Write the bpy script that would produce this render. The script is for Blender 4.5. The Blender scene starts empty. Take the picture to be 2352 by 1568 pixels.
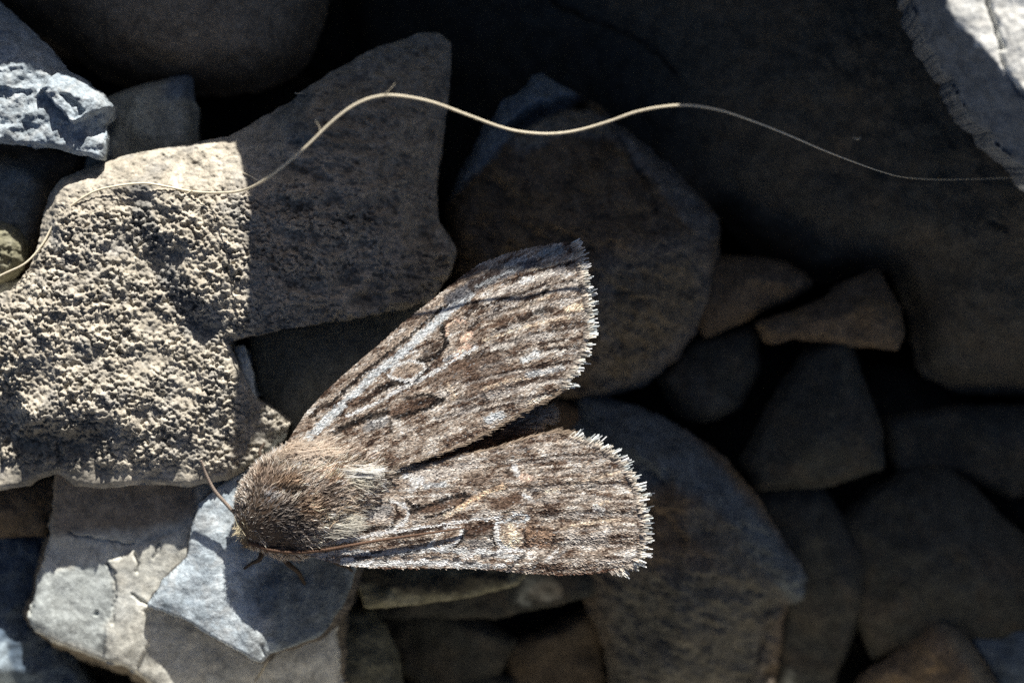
import bpy, math, random
import numpy as np
from mathutils import Vector
from mathutils.geometry import delaunay_2d_cdt

# ------------------------------------------------------------------ camera, sky, sun, exposure
# The place is a heap of broken stones seen from straight above at macro range.
# Lengths in the code are millimetres (z) and tracing units (x, y; 2352 units = 60 mm at z = 0).
K = 60.0 / 2352.0          # mm per tracing unit at the height of the moth's wings
HCAM = 60.0 * 100.0 / 36.0  # mm from the lens to the moth's wings (100 mm lens, 36 mm sensor)
sc = bpy.context.scene
col = sc.collection
cam = bpy.data.cameras.new("camera")
cam.lens = 100; cam.sensor_width = 36; cam.clip_start = 0.004; cam.clip_end = 200
cam.dof.use_dof = True; cam.dof.focus_distance = (HCAM - 0.2) / 1000; cam.dof.aperture_fstop = 19
camo = bpy.data.objects.new("camera", cam); col.objects.link(camo)
camo.location = (0, 0, HCAM / 1000)
sc.camera = camo

SUN_DX, SUN_TAN = 0.20, 0.51           # sun stands beyond the top of the picture, a little to the right, low
world = bpy.data.worlds.new("World"); sc.world = world; world.use_nodes = True
wn = world.node_tree.nodes; wl = world.node_tree.links
sky = wn.new("ShaderNodeTexSky"); sky.sky_type = 'NISHITA'; sky.sun_disc = False
sky.air_density = 0.45; sky.dust_density = 1.15; sky.ozone_density = 0.0
sky.sun_elevation = math.atan(SUN_TAN / math.hypot(1, SUN_DX)); sky.sun_rotation = math.atan2(SUN_DX, 1)
wl.new(sky.outputs[0], wn["Background"].inputs[0]); wn["Background"].inputs[1].default_value = 0.05
sun = bpy.data.lights.new("sun", 'SUN'); sun.energy = 5.0; sun.angle = math.radians(0.5); sun.color = (1.0, 0.955, 0.885)
suno = bpy.data.objects.new("sun", sun); col.objects.link(suno)
suno.rotation_euler = Vector((-SUN_DX, -1, -SUN_TAN)).to_track_quat('-Z', 'Y').to_euler()
sc.view_settings.view_transform = 'Standard'; sc.view_settings.look = 'None'
sc.view_settings.exposure = 0.87; sc.view_settings.gamma = 1; sc.view_settings.use_curve_mapping = False
sc.render.engine = 'CYCLES'
sc.cycles.use_denoising = False
sc.cycles.max_bounces = 5

# ------------------------------------------------------------------ noise
def _h(ix, iy, iz, s=0):
    n = (ix.astype(np.int64) * 374761393 + iy.astype(np.int64) * 668265263 + iz.astype(np.int64) * 2147483647 + s * 974711) & 0xffffffff
    n = ((n ^ (n >> 13)) * 1274126177) & 0xffffffff
    n = ((n ^ (n >> 15)) * 2246822519) & 0xffffffff
    return ((n ^ (n >> 16)) & 0xffffff) / float(0xffffff)

def vnoise(x, y, z=None, s=0):
    """gradient noise in about -1..1"""
    if z is None: z = np.zeros_like(x)
    fx, fy, fz = np.floor(x), np.floor(y), np.floor(z)
    ux, uy, uz = x - fx, y - fy, z - fz
    sx, sy, sz = [u * u * u * (u * (u * 6 - 15) + 10) for u in (ux, uy, uz)]
    out = 0
    for dx in (0, 1):
        for dy in (0, 1):
            for dz in (0, 1):
                a = _h(fx + dx, fy + dy, fz + dz, s) * 2 * math.pi
                b = _h(fx + dx, fy + dy, fz + dz, s + 7) * 2 - 1
                r = np.sqrt(np.maximum(0, 1 - b * b))
                g = np.cos(a) * r * (ux - dx) + np.sin(a) * r * (uy - dy) + b * (uz - dz)
                out = out + g * (sx if dx else 1 - sx) * (sy if dy else 1 - sy) * (sz if dz else 1 - sz)
    return out * 1.6

def fbm(x, y, s=0, o=4, gain=0.5):
    a, t = 1.0, 0
    for i in range(o):
        t = t + a * vnoise(x * 2 ** i + 17.3 * i, y * 2 ** i - 9.1 * i, None, s + i * 3); a *= gain
    return t

def worley(x, y, s=0):
    fx, fy = np.floor(x), np.floor(y); best = np.full(x.shape, 9.0)
    zz = np.zeros_like(fx)
    for dx in (-1, 0, 1):
        for dy in (-1, 0, 1):
            px = fx + dx + _h(fx + dx, fy + dy, zz, s); py = fy + dy + _h(fx + dx, fy + dy, zz, s + 5)
            best = np.minimum(best, (px - x) ** 2 + (py - y) ** 2)
    return np.sqrt(best)

def sstep(a, b, x):
    t = np.clip((x - a) / (b - a), 0, 1); return t * t * (3 - 2 * t)

# ------------------------------------------------------------------ outlines and distance
def seg_dist(x, y, pts, closed=False):
    P = np.array([p[:2] for p in pts], float)
    Q = np.roll(P, -1, 0) if closed else P[1:]
    P = P if closed else P[:-1]
    best = np.full(x.shape, 1e9)
    for (ax, ay), (bx, by) in zip(P, Q):
        dx, dy = bx - ax, by - ay; L = dx * dx + dy * dy + 1e-12
        t = np.clip(((x - ax) * dx + (y - ay) * dy) / L, 0, 1)
        best = np.minimum(best, (x - ax - t * dx) ** 2 + (y - ay - t * dy) ** 2)
    return np.sqrt(best)

def inside(x, y, pts):
    P = np.array([p[:2] for p in pts], float); Q = np.roll(P, -1, 0)
    c = np.zeros(x.shape, bool)
    for (ax, ay), (bx, by) in zip(P, Q):
        if ay == by: continue
        k = ((ay > y) != (by > y)) & (x < (bx - ax) * (y - ay) / (by - ay) + ax)
        c ^= k
    return c

def fine_outline(pts, step, jit, s):
    P = np.array([p[:2] for p in pts], float); out = []
    for a, b in zip(P, np.roll(P, -1, 0)):
        n = max(1, int(np.hypot(*(b - a)) / step))
        for i in range(n): out.append(a + (b - a) * i / n)
    F = np.array(out)
    for _ in range(2): F = F * 0.5 + 0.25 * np.roll(F, 1, 0) + 0.25 * np.roll(F, -1, 0)
    T = np.roll(F, -3, 0) - np.roll(F, 3, 0); N = np.stack([T[:, 1], -T[:, 0]], 1)
    N /= np.hypot(N[:, 0], N[:, 1])[:, None] + 1e-9
    area = 0.5 * np.sum(F[:, 0] * np.roll(F[:, 1], -1) - F[:, 1] * np.roll(F[:, 0], -1))
    if area < 0: N = -N
    if jit: F = F + N * (fbm(F[:, 0] / 45, F[:, 1] / 45, s, 4, 0.6) * jit)[:, None]
    for _ in range(4): N = N * 0.5 + 0.25 * np.roll(N, 1, 0) + 0.25 * np.roll(N, -1, 0)
    N /= np.hypot(N[:, 0], N[:, 1])[:, None] + 1e-9
    return F, N

def tri_interp(ctrl):
    """piecewise linear height over the control points"""
    P = [Vector((c[0], c[1])) for c in ctrl]
    v, e, f, ov, oe, of = delaunay_2d_cdt(P, [], [], 0, 1e-4)
    V = np.array([(p.x, p.y) for p in v]); Z = np.array([ctrl[o[0]][2] for o in ov])
    def fn(x, y):
        z = np.full(x.shape, np.nan)
        for a, b, c in f:
            (ax, ay), (bx, by), (cx, cy) = V[a], V[b], V[c]
            d = (by - cy) * (ax - cx) + (cx - bx) * (ay - cy)
            if abs(d) < 1e-9: continue
            l1 = ((by - cy) * (x - cx) + (cx - bx) * (y - cy)) / d
            l2 = ((cy - ay) * (x - cx) + (ax - cx) * (y - cy)) / d
            l3 = 1 - l1 - l2
            m = (l1 >= -1e-6) & (l2 >= -1e-6) & (l3 >= -1e-6)
            z[m] = (l1 * Z[a] + l2 * Z[b] + l3 * Z[c])[m]
        bad = np.isnan(z)
        if bad.any():
            xb, yb = x[bad], y[bad]
            d2 = (xb[:, None] - V[None, :, 0]) ** 2 + (yb[:, None] - V[None, :, 1]) ** 2
            z[bad] = Z[np.argmin(d2, 1)]
        return z
    return fn

def smooth_field(Z, M, n):
    Z = Z.copy(); W = M.astype(float)
    for _ in range(n):
        for ax in (0, 1):
            A = Z * W
            num = A + np.roll(A, 1, ax) + np.roll(A, -1, ax); den = W + np.roll(W, 1, ax) + np.roll(W, -1, ax)
            Z = np.where(M, num / np.maximum(den, 1e-9), Z)
    return Z

def clip_grid(outline, step, jit, s):
    """square grid cut to an outline; returns vertices (x, y), quads, rim edges, rim vertex normals"""
    F, N = fine_outline(outline, step, jit, s)
    x0, y0 = F.min(0) - step; x1, y1 = F.max(0) + step
    gx = np.arange(x0, x1 + step, step); gy = np.arange(y0, y1 + step, step)
    X, Y = np.meshgrid(gx, gy); M = np.zeros(X.shape, bool)
    A, B = F, np.roll(F, -1, 0)
    for j, yy in enumerate(gy):
        k = (A[:, 1] > yy) != (B[:, 1] > yy)
        xs = np.sort(A[k, 0] + (yy - A[k, 1]) * (B[k, 0] - A[k, 0]) / (B[k, 1] - A[k, 1]))
        for a, b in zip(xs[0::2], xs[1::2]): M[j] |= (gx > a) & (gx < b)
    C = M[:-1, :-1] & M[1:, :-1] & M[:-1, 1:] & M[1:, 1:]
    U = np.zeros_like(M); U[:-1, :-1] |= C; U[1:, :-1] |= C; U[:-1, 1:] |= C; U[1:, 1:] |= C
    idx = -np.ones(M.shape, int); idx[U] = np.arange(U.sum())
    a = idx[:-1, :-1][C]; b = idx[:-1, 1:][C]; c = idx[1:, 1:][C]; d = idx[1:, :-1][C]
    quads = np.stack([a, d, c, b], 1)      # y runs down in tracing units: this winds upward in the world
    E = np.concatenate([quads[:, [0, 1]], quads[:, [1, 2]], quads[:, [2, 3]], quads[:, [3, 0]]])
    key = E.min(1) * (U.sum() + 1) + E.max(1)
    u, inv, cnt = np.unique(key, return_inverse=True, return_counts=True)
    rim = E[cnt[inv] == 1]
    xs, ys = X[U].copy(), Y[U].copy()
    rv = np.unique(rim); near = np.empty(len(rv), int)
    for i in range(0, len(rv), 500):
        r = rv[i:i + 500]
        near[i:i + 500] = np.argmin((xs[r][:, None] - F[None, :, 0]) ** 2 + (ys[r][:, None] - F[None, :, 1]) ** 2, 1)
    xs[rv] = F[near, 0]; ys[rv] = F[near, 1]
    return X, Y, U, xs, ys, quads, rim, rv, N[near]

# ------------------------------------------------------------------ meshes and materials
def make_mesh(name, co, faces, mat, colour=None, parent=None, smooth=True, origin=None, attr="patch"):
    """co in mm (world), faces a list of index arrays of equal width each"""
    me = bpy.data.meshes.new(name)
    co = np.asarray(co, float) / 1000.0
    if origin is None and parent is None:
        origin = np.array([(co[:, 0].min() + co[:, 0].max()) / 2, (co[:, 1].min() + co[:, 1].max()) / 2, co[:, 2].min()])
    if origin is not None and parent is None: co = co - origin
    if parent is not None: co = co - np.array(world_origin(parent))
    faces = [np.asarray(f) for f in faces if len(f)]
    loops = np.concatenate([f.ravel() for f in faces]); tot = np.concatenate([np.full(len(f), f.shape[1]) for f in faces])
    me.vertices.add(len(co)); me.vertices.foreach_set("co", co.ravel().astype(np.float32))
    me.loops.add(len(loops)); me.loops.foreach_set("vertex_index", loops.astype(np.int32))
    me.polygons.add(len(tot)); me.polygons.foreach_set("loop_start", np.concatenate([[0], np.cumsum(tot)[:-1]]).astype(np.int32))
    if smooth: me.polygons.foreach_set("use_smooth", np.ones(len(tot), bool))
    me.update(calc_edges=True)
    if colour is None: colour = np.zeros((len(co), 4))
    at = me.attributes.new(attr, 'FLOAT_COLOR', 'POINT'); at.data.foreach_set("color", np.asarray(colour, np.float32).ravel())
    me.materials.append(mat)
    o = bpy.data.objects.new(name, me); col.objects.link(o)
    if parent is not None: o.parent = parent
    elif origin is not None: o.location = origin
    return o

def world_origin(o):
    p = Vector((0, 0, 0))
    while o is not None: p = p + Vector(o.location); o = o.parent
    return p

def lin(c):
    return tuple((v / 255 / 12.92 if v <= 10 else ((v / 255 + 0.055) / 1.055) ** 2.4) for v in c)

def tag(o, label, cat, group=None, kind=None):
    o["label"] = label; o["category"] = cat
    if group: o["group"] = group
    if kind: o["kind"] = kind
    return o

def stone_mat(name, c1, c2, c3, patch=0.22, speck=0.5, bump=0.5, rough=0.85, grain=5.0):
    m = bpy.data.materials.new(name); m.use_nodes = True; nt = m.node_tree; n, l = nt.nodes, nt.links
    b = n["Principled BSDF"]; b.inputs["Roughness"].default_value = rough
    b.inputs["Specular IOR Level"].default_value = 0.25
    tc = n.new("ShaderNodeTexCoord"); mp = n.new("ShaderNodeMapping"); mp.inputs["Scale"].default_value = (1000, 1000, 1000)
    l.new(tc.outputs["Object"], mp.inputs[0])
    def noise(scale, detail, r=0.6, dist=0.0):
        t = n.new("ShaderNodeTexNoise"); t.inputs["Scale"].default_value = scale; t.inputs["Detail"].default_value = detail
        t.inputs["Roughness"].default_value = r; t.inputs["Distortion"].default_value = dist
        l.new(mp.outputs[0], t.inputs["Vector"]); return t
    def ramp(src, p0, p1, a=(0, 0, 0, 1), c=(1, 1, 1, 1)):
        r = n.new("ShaderNodeValToRGB"); e = r.color_ramp.elements
        e[0].position = p0; e[1].position = p1; e[0].color = a; e[1].color = c
        l.new(src, r.inputs[0]); return r
    def mix(fac, a, c, mode='MIX'):
        x = n.new("ShaderNodeMix"); x.data_type = 'RGBA'; x.blend_type = mode
        for s, v in ((0, fac), (6, a), (7, c)):
            if isinstance(v, (int, float)): x.inputs[s].default_value = v
            elif isinstance(v, tuple): x.inputs[s].default_value = v + (1,) if len(v) == 3 else v
            else: l.new(v, x.inputs[s])
        return x.outputs[2]
    A = ramp(noise(patch, 5, 0.6, 0.4).outputs[0], 0.38, 0.62)
    B = ramp(noise(patch * 3.1, 6, 0.65, 0.6).outputs[0], 0.48, 0.68)
    c = mix(A.outputs[0], c1, c2); c = mix(B.outputs[0], c, c3)
    g = noise(grain, 4, 0.75)
    gr = ramp(g.outputs[0], 0.3, 0.7, (1 - speck, 1 - speck, 1 - speck, 1), (1 + speck * 0.6,) * 3 + (1,))
    c = mix(1.0, c, gr.outputs[0], 'MULTIPLY')
    md = ramp(noise(1.1, 5, 0.7, 0.5).outputs[0], 0.36, 0.66, (0.62, 0.62, 0.62, 1), (1.22, 1.22, 1.22, 1))
    c = mix(1.0, c, md.outputs[0], 'MULTIPLY')
    at = n.new("ShaderNodeAttribute"); at.attribute_name = "patch"
    pc = mix(1.0, mix(1.0, at.outputs["Color"], gr.outputs[0], 'MULTIPLY'), md.outputs[0], 'MULTIPLY')
    c = mix(at.outputs["Alpha"], c, pc)
    l.new(c, b.inputs["Base Color"])
    if bump:
        h = noise(grain * 0.55, 8, 0.7)
        bp = n.new("ShaderNodeBump"); bp.inputs["Strength"].default_value = bump; bp.inputs["Distance"].default_value = 0.00025
        l.new(h.outputs[0], bp.inputs["Height"]); l.new(bp.outputs[0], b.inputs["Normal"])
    return m

def attr_mat(name, rough=0.7, spec=0.3, transl=0.0, sheen=0.0):
    m = bpy.data.materials.new(name); m.use_nodes = True; nt = m.node_tree; n, l = nt.nodes, nt.links
    b = n["Principled BSDF"]; b.inputs["Roughness"].default_value = rough; b.inputs["Specular IOR Level"].default_value = spec
    b.inputs["Sheen Weight"].default_value = sheen
    at = n.new("ShaderNodeAttribute"); at.attribute_name = "patch"
    nz = n.new("ShaderNodeTexNoise"); nz.inputs["Scale"].default_value = 9000
    tc = n.new("ShaderNodeTexCoord"); l.new(tc.outputs["Object"], nz.inputs["Vector"])
    r = n.new("ShaderNodeMapRange"); r.inputs[3].default_value = 0.8; r.inputs[4].default_value = 1.2
    l.new(nz.outputs[0], r.inputs[0])
    x = n.new("ShaderNodeMix"); x.data_type = 'RGBA'; x.blend_type = 'MULTIPLY'; x.inputs[0].default_value = 1
    l.new(at.outputs["Color"], x.inputs[6]); l.new(r.outputs[0], x.inputs[7]); l.new(x.outputs[2], b.inputs["Base Color"])
    if transl:
        t = n.new("ShaderNodeBsdfTranslucent"); l.new(x.outputs[2], t.inputs[0])
        s = n.new("ShaderNodeMixShader"); s.inputs[0].default_value = transl
        l.new(b.outputs[0], s.inputs[1]); l.new(t.outputs[0], s.inputs[2]); l.new(s.outputs[0], n["Material Output"].inputs[0])
    return m

def to_mm(x, y, zref):
    s = K * (HCAM - zref) / HCAM
    return (x - 1176) * s, (784 - y) * s

# ------------------------------------------------------------------ stones
_seed = [10]
def stone(name, label, cat, outline, ctrl, mat, depth, step=6, jit=5, rough=(0.25, 60, 5), sm=3, edge=14, edge_drop=0.35,
          taper=0.12, bulge=0.0, extra=None, cracks=(), steps=(), patches=(), group=None, wallnoise=8, zref=None, parent=None, side=None):
    """outline [(x, y, z)], inner control heights ctrl [(x, y, z)]; a closed solid with a faceted, weathered top"""
    _seed[0] += 11; s = _seed[0]
    X, Y, U, xs, ys, quads, rim, rv, N = clip_grid(outline, step, jit, s)
    fn = tri_interp(list(outline) + list(ctrl))
    wob = 7.0                                       # facets meet along uneven lines
    wx = X + wob * fbm(X / 70, Y / 70, s + 1, 3); wy = Y + wob * fbm(X / 70 + 40, Y / 70, s + 2, 3)
    Z = np.zeros_like(X); Z[U] = fn(wx[U], wy[U])
    Z = smooth_field(Z, U, sm)
    z = Z[U]
    for poly, dz, soft in steps:
        px = xs + 3 * fbm(xs / 16, ys / 16, s + 5, 3); py = ys + 3 * fbm(xs / 16 + 9, ys / 16, s + 6, 3)
        d = seg_dist(px, py, poly, True) * np.where(inside(px, py, poly), 1, -1)
        z = z + dz * sstep(-soft / 2, soft / 2, d)
    amp, size, o = rough
    z = z + amp * fbm(xs / size, ys / size, s + 3, o, 0.55)
    rd = fbm(xs / (size * 0.6), ys / (size * 1.1), s + 8, 3)
    z = z + amp * 0.5 * (0.5 - np.abs(rd))
    ed = seg_dist(xs, ys, outline, True)
    z = z - edge_drop * (1 - sstep(0, edge, ed)) ** 2
    for line, w, dep in cracks:
        px = xs + 5 * fbm(xs / 25, ys / 25, s + 9, 3); py = ys + 5 * fbm(xs / 25 + 5, ys / 25, s + 4, 3)
        z = z - dep * np.clip(1 - seg_dist(px, py, line) / w, 0, 1)
    colour = np.zeros((len(xs), 4))
    for kind, geo, c, soft, strength in patches:
        px = xs + 10 * fbm(xs / 40, ys / 40, s + 14, 4); py = ys + 10 * fbm(xs / 40 + 31, ys / 40, s + 15, 4)
        if kind == 'line': f = 1 - sstep(soft[0], soft[1], seg_dist(px, py, geo))
        else: f = sstep(-soft, soft, seg_dist(px, py, geo, True) * np.where(inside(px, py, geo), 1, -1))
        f = f * strength
        colour[:, :3] = colour[:, :3] * (1 - f[:, None]) + np.array(c)[None] * f[:, None] if colour[:, 3].any() else np.array(c)[None]
        colour[:, 3] = 1 - (1 - colour[:, 3]) * (1 - f)
    if extra is not None: z = extra(xs, ys, z, s)
    # sides
    n0 = len(xs); pos = -np.ones(n0, int); pos[rv] = np.arange(len(rv)); nr = len(rv)
    rings_x, rings_y, rings_z = [], [], []
    ks = [0.03, 0.08, 0.16, 0.28, 0.42, 0.58, 0.78, 1.0]
    tp = taper * depth / K
    for t in ks:
        nz = vnoise(xs[rv] / 40, ys[rv] / 40, np.full(nr, t * depth * 0.6), s + 20) * wallnoise + vnoise(xs[rv] / 14, ys[rv] / 14, np.full(nr, t * depth * 1.5), s + 21) * wallnoise * 0.4
        off = bulge * math.sin(math.pi * min(1, t * 1.2)) - tp * t + nz * min(1, t * 6)
        rings_x.append(xs[rv] + N[:, 0] * off); rings_y.append(ys[rv] + N[:, 1] * off)
        zb = z[rv].min() - depth
        rings_z.append(z[rv] * (1 - t) + zb * t)
    AX = np.concatenate([xs] + rings_x + [[xs.mean()]]); AY = np.concatenate([ys] + rings_y + [[ys.mean()]])
    AZ = np.concatenate([z] + rings_z + [[rings_z[-1].mean()]])
    faces = [quads]; prev0 = rim[:, 0]; prev1 = rim[:, 1]
    for k in range(len(ks)):
        c0 = n0 + k * nr + pos[rim[:, 0]]; c1 = n0 + k * nr + pos[rim[:, 1]]
        faces.append(np.stack([prev1, prev0, c0, c1], 1)); prev0, prev1 = c0, c1
    faces.append(np.stack([prev1, prev0, np.full(len(prev0), len(AX) - 1)], 1))
    C = np.zeros((len(AX), 4)); C[:n0] = colour
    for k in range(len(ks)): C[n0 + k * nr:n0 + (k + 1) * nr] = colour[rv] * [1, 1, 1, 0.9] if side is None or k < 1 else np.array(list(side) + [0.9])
    zr = float(np.mean([p[2] for p in outline])) if zref is None else zref
    wxm, wym = to_mm(AX, AY, zr)
    ob = make_mesh(name, np.stack([wxm, wym, AZ], 1), faces, mat, C, parent)
    if parent is None: tag(ob, label, cat, group, 'thing')
    return ob

def rugged(x, y, z, s):
    return z + 0.7 * (0.45 - np.abs(fbm((x + 0.3 * y) / 150, (y - 0.4 * x) / 90, s + 50, 4))) + 0.15 * fbm(x / 22, y / 18, s + 51, 3)

def zed(pts, z):
    return [(p[0], p[1], p[2] if len(p) > 2 else z) for p in pts]

# colours: photograph-like sRGB turned into surface colour
M_tan = stone_mat("rough_tan_limestone", (0.55, 0.50, 0.41), (0.45, 0.41, 0.335), (0.38, 0.365, 0.33), 0.15, 0.35, 0.5, grain=5)
M_blue = stone_mat("blue_grey_slate", (0.55, 0.62, 0.66), (0.43, 0.51, 0.57), (0.64, 0.68, 0.69), 0.3, 0.4, 0.45, grain=6)
M_chip = stone_mat("chipped_blue_stone", (0.40, 0.455, 0.49), (0.31, 0.37, 0.42), (0.46, 0.49, 0.50), 0.3, 0.4, 0.45, grain=6)
M_pale = stone_mat("pale_grey_slate", (0.70, 0.69, 0.61), (0.58, 0.59, 0.55), (0.74, 0.72, 0.63), 0.22, 0.3, 0.3, grain=6)
M_grey = stone_mat("grey_stone", (0.52, 0.53, 0.45), (0.42, 0.44, 0.40), (0.58, 0.56, 0.47), 0.2, 0.4, 0.4)
M_brown = stone_mat("brown_stone", (0.20, 0.15, 0.10), (0.14, 0.113, 0.085), (0.24, 0.17, 0.095), 0.13, 0.45, 0.5)
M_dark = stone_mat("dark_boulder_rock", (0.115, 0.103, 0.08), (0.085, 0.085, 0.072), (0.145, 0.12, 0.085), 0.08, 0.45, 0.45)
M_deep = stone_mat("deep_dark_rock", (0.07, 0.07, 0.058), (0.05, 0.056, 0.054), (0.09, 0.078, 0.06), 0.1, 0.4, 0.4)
M_dblue = stone_mat("dark_blue_slate", (0.10, 0.14, 0.19), (0.07, 0.10, 0.14), (0.15, 0.19, 0.23), 0.3, 0.4, 0.4)
M_olive = stone_mat("olive_stone", (0.26, 0.25, 0.17), (0.19, 0.18, 0.12), (0.32, 0.31, 0.23), 0.25, 0.4, 0.4)
M_white = stone_mat("white_limestone", (0.78, 0.78, 0.74), (0.7, 0.71, 0.69), (0.8, 0.79, 0.74), 0.2, 0.25, 0.35)
M_soil = stone_mat("dark_soil", (0.03, 0.028, 0.022), (0.04, 0.035, 0.03), (0.05, 0.045, 0.035), 0.05, 0.5, 0.8)

# ground far below the heap
gp = np.array([[-20000, -20000, -26], [20000, -20000, -26], [20000, 20000, -26], [-20000, 20000, -26]], float)
g = make_mesh("ground", gp, [np.array([[0, 1, 2, 3]])], M_soil, origin=np.array([0, 0, -0.026])); g["kind"] = "structure"

# --- the rough tan stone the moth's head points away from
def granular(x, y, z, s):
    m = sstep(430, 500, y + 0.10 * (x - 300)) * (1 - 0.45 * sstep(560, 1000, x)) * sstep(180, 480, y) + 0.14
    m = m * (0.8 + 0.7 * fbm(x / 80, y / 80, s + 30, 2)) 
    m = np.clip(m, 0.06, 1.1)
    px = x + 6 * fbm(x / 11, y / 11, s + 33, 2); py = y + 6 * fbm(x / 11 + 7, y / 11, s + 34, 2)
    a = worley(px / 12, py / 9.5, s + 31); b = worley(px / 6.5, py / 5.5, s + 32)
    c = worley(px / 24, py / 19, s + 36)
    h = np.maximum(0, 1 - a * a * 2.2) * 0.30 + np.maximum(0, 1 - b * b * 2.0) * 0.13 + np.maximum(0, 1 - c * c * 1.8) * 0.16 + 0.16 * fbm(x / 30, y / 26, s + 37, 3)
    rest = (1 - sstep(0.1, 0.5, m)) * (0.10 * fbm(x / 22, y / 14, s + 38, 4) + 0.05 * fbm(x / 6, y / 6, s + 39, 2))
    arm = sstep(600, 700, x) * (1.1 * (0.45 - np.abs(fbm((x + 0.5 * y) / 130, (y - 0.3 * x) / 80, s + 42, 4, 0.45))) + 0.30 * fbm(x / 34, y / 22, s + 43, 3))
    fade = 1 - 0.92 * sstep(1035, 1090, y - 0.03 * x)
    return z + fade * (m * h + rest + arm + 0.05 * fbm(x / 8, y / 8, s + 35, 2))
T = [(105, 500, -2.0), (118, 445, -2.6), (150, 408, -2.2), (200, 390, -2.1), (320, 352, -2.0), (430, 335, -2.0), (530, 315, -2.1),
     (600, 270, -3.2), (668, 233, -3.2), (690, 210, -3.6), (760, 160, -4.2), (850, 110, -4.6), (900, 90, -4.8), (960, 68, -5.0), (1005, 66, -5.2),
     (1032, 85, -5.6), (1034, 120, -5.6), (1030, 200, -5.4), (1020, 290, -5.2), (1005, 380, -5.0), (1000, 440, -5.2), (1008, 505, -5.3),
     (1032, 540, -5.3), (1048, 575, -5.4), (1035, 620, -5.2), (992, 690, -4.6), (900, 715, -3.6), (760, 740, -2.6), (650, 757, -1.9), (532, 785, -1.3),
     (548, 825, -1.5), (570, 880, -1.8), (592, 915, -2.0), (632, 940, -2.9), (668, 972, -3.7), (648, 1012, -3.6), (590, 1062, -2.9), (530, 1100, -2.2),
     (440, 1116, -1.75), (330, 1110, -1.8), (240, 1120, -1.9), (180, 1115, -1.9), (135, 1085, -1.85), (60, 1115, -1.9), (0, 1127, -2.6), (-120, 1125, -3.4),
     (-160, 900, -2.2), (-140, 720, -1.6), (-30, 690, -1.3), (40, 665, -1.2), (82, 615, -1.3), (98, 560, -1.6)]
Tc = [(160, 445, -0.6), (260, 430, -0.4), (360, 425, -0.3), (470, 440, -0.2), (560, 425, -0.3), (500, 350, -1.3), (330, 378, -1.25),
      (640, 420, -0.4), (680, 300, -1.2), (760, 260, -1.3), (860, 220, -1.9), (960, 160, -3.2), (930, 320, -2.3), (960, 480, -3.2), (800, 430, -0.9), (840, 480, -1.5), (930, 620, -2.9),
      (150, 560, -0.5), (230, 600, -0.3), (330, 520, -0.9), (370, 620, -1.05), (420, 700, -1.0), (470, 760, -1.0), (440, 560, -0.2), (520, 560, -0.15), (540, 720, -0.5),
      (470, 680, -0.25), (700, 600, -0.8), (600, 680, -0.6), (120, 720, -0.2), (60, 800, -0.4), (220, 760, -0.35), (300, 800, -0.75), (160, 860, -0.3), (230, 930, -0.35), (280, 955, -0.4),
      (285, 985, -0.75), (100, 955, -0.35), (120, 1020, -1.5), (220, 1010, -1.3), (255, 1080, -1.4), (40, 900, -1.0), (30, 1000, -2.0), (380, 880, -0.8), (440, 960, -0.85), (330, 1000, -0.95),
      (470, 1060, -1.35), (340, 1075, -1.35), (520, 860, -0.95), (540, 980, -1.5), (600, 980, -2.6)]
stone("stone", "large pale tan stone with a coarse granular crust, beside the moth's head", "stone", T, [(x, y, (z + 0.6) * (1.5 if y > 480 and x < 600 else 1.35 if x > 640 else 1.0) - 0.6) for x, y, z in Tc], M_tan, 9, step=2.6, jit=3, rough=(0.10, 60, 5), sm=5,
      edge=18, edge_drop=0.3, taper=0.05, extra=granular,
      patches=[('line', [(330, 440), (345, 500), (400, 640), (480, 760)], (0.24, 0.24, 0.23), (8, 40), 0.75),  # dark diagonal band: shade of the hollow painted into the colour
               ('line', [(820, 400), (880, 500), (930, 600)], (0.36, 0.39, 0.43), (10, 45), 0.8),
               ('poly', [(600, 240), (1050, 60), (1060, 650), (960, 700), (720, 350)], (0.50, 0.41, 0.30), 60, 0.9),  # this and the next: shaded end's warm ambient light put into colour
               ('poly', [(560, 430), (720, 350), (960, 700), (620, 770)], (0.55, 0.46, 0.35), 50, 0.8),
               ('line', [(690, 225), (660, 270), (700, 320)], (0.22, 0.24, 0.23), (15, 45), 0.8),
               ('poly', [(60, 950), (275, 960), (270, 1120), (20, 1130)], (0.19, 0.165, 0.12), 20, 0.6)])  # brown facet, part of its shade painted into this colour

# --- blue grey stone, chipped
S2 = [(-80, -60, -3), (0, 8, -2.8), (55, 55, -2.4), (105, 105, -2.2), (155, 160, -1.6), (200, 187, -1.4), (236, 215, -1.3), (263, 245, -1.2), (256, 266, -1.2),
      (238, 285, -0.9), (246, 310, -0.6), (248, 345, -0.5), (236, 369, -0.5), (180, 356, -0.1), (120, 342, 0.1), (50, 336, 0.2), (0, 331, 0.2), (-80, 330, 0)]
def craggy(x, y, z, s):
    r = 1 - np.abs(fbm(x / 75, y / 55, s + 40, 4, 0.42))
    return z + 0.30 * (r - 0.7) + 0.06 * fbm(x / 10, y / 10, s + 41, 3)
stone("stone", "pale blue grey stone with a chipped craggy face and a square notch", "stone", S2,
      [(20, 90, -0.6), (90, 150, -0.2), (20, 160, 0.3), (150, 210, 0.2), (60, 250, 0.4), (210, 230, 0.1), (130, 310, 0.3), (10, 300, 0.5), (200, 330, -0.2)], M_chip, 6, step=3, jit=4,
      rough=(0.16, 40, 5), sm=2, edge=12, extra=craggy, taper=0.1,
      steps=[([(98, 222), (112, 215), (178, 288), (262, 246), (300, 200), (150, 150)], 0.75, 5), ([(150, 222), (172, 222), (205, 262), (185, 278)], -0.35, 6), ([(-20, 200), (80, 215), (60, 290), (-30, 300)], -0.25, 8)])
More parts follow.
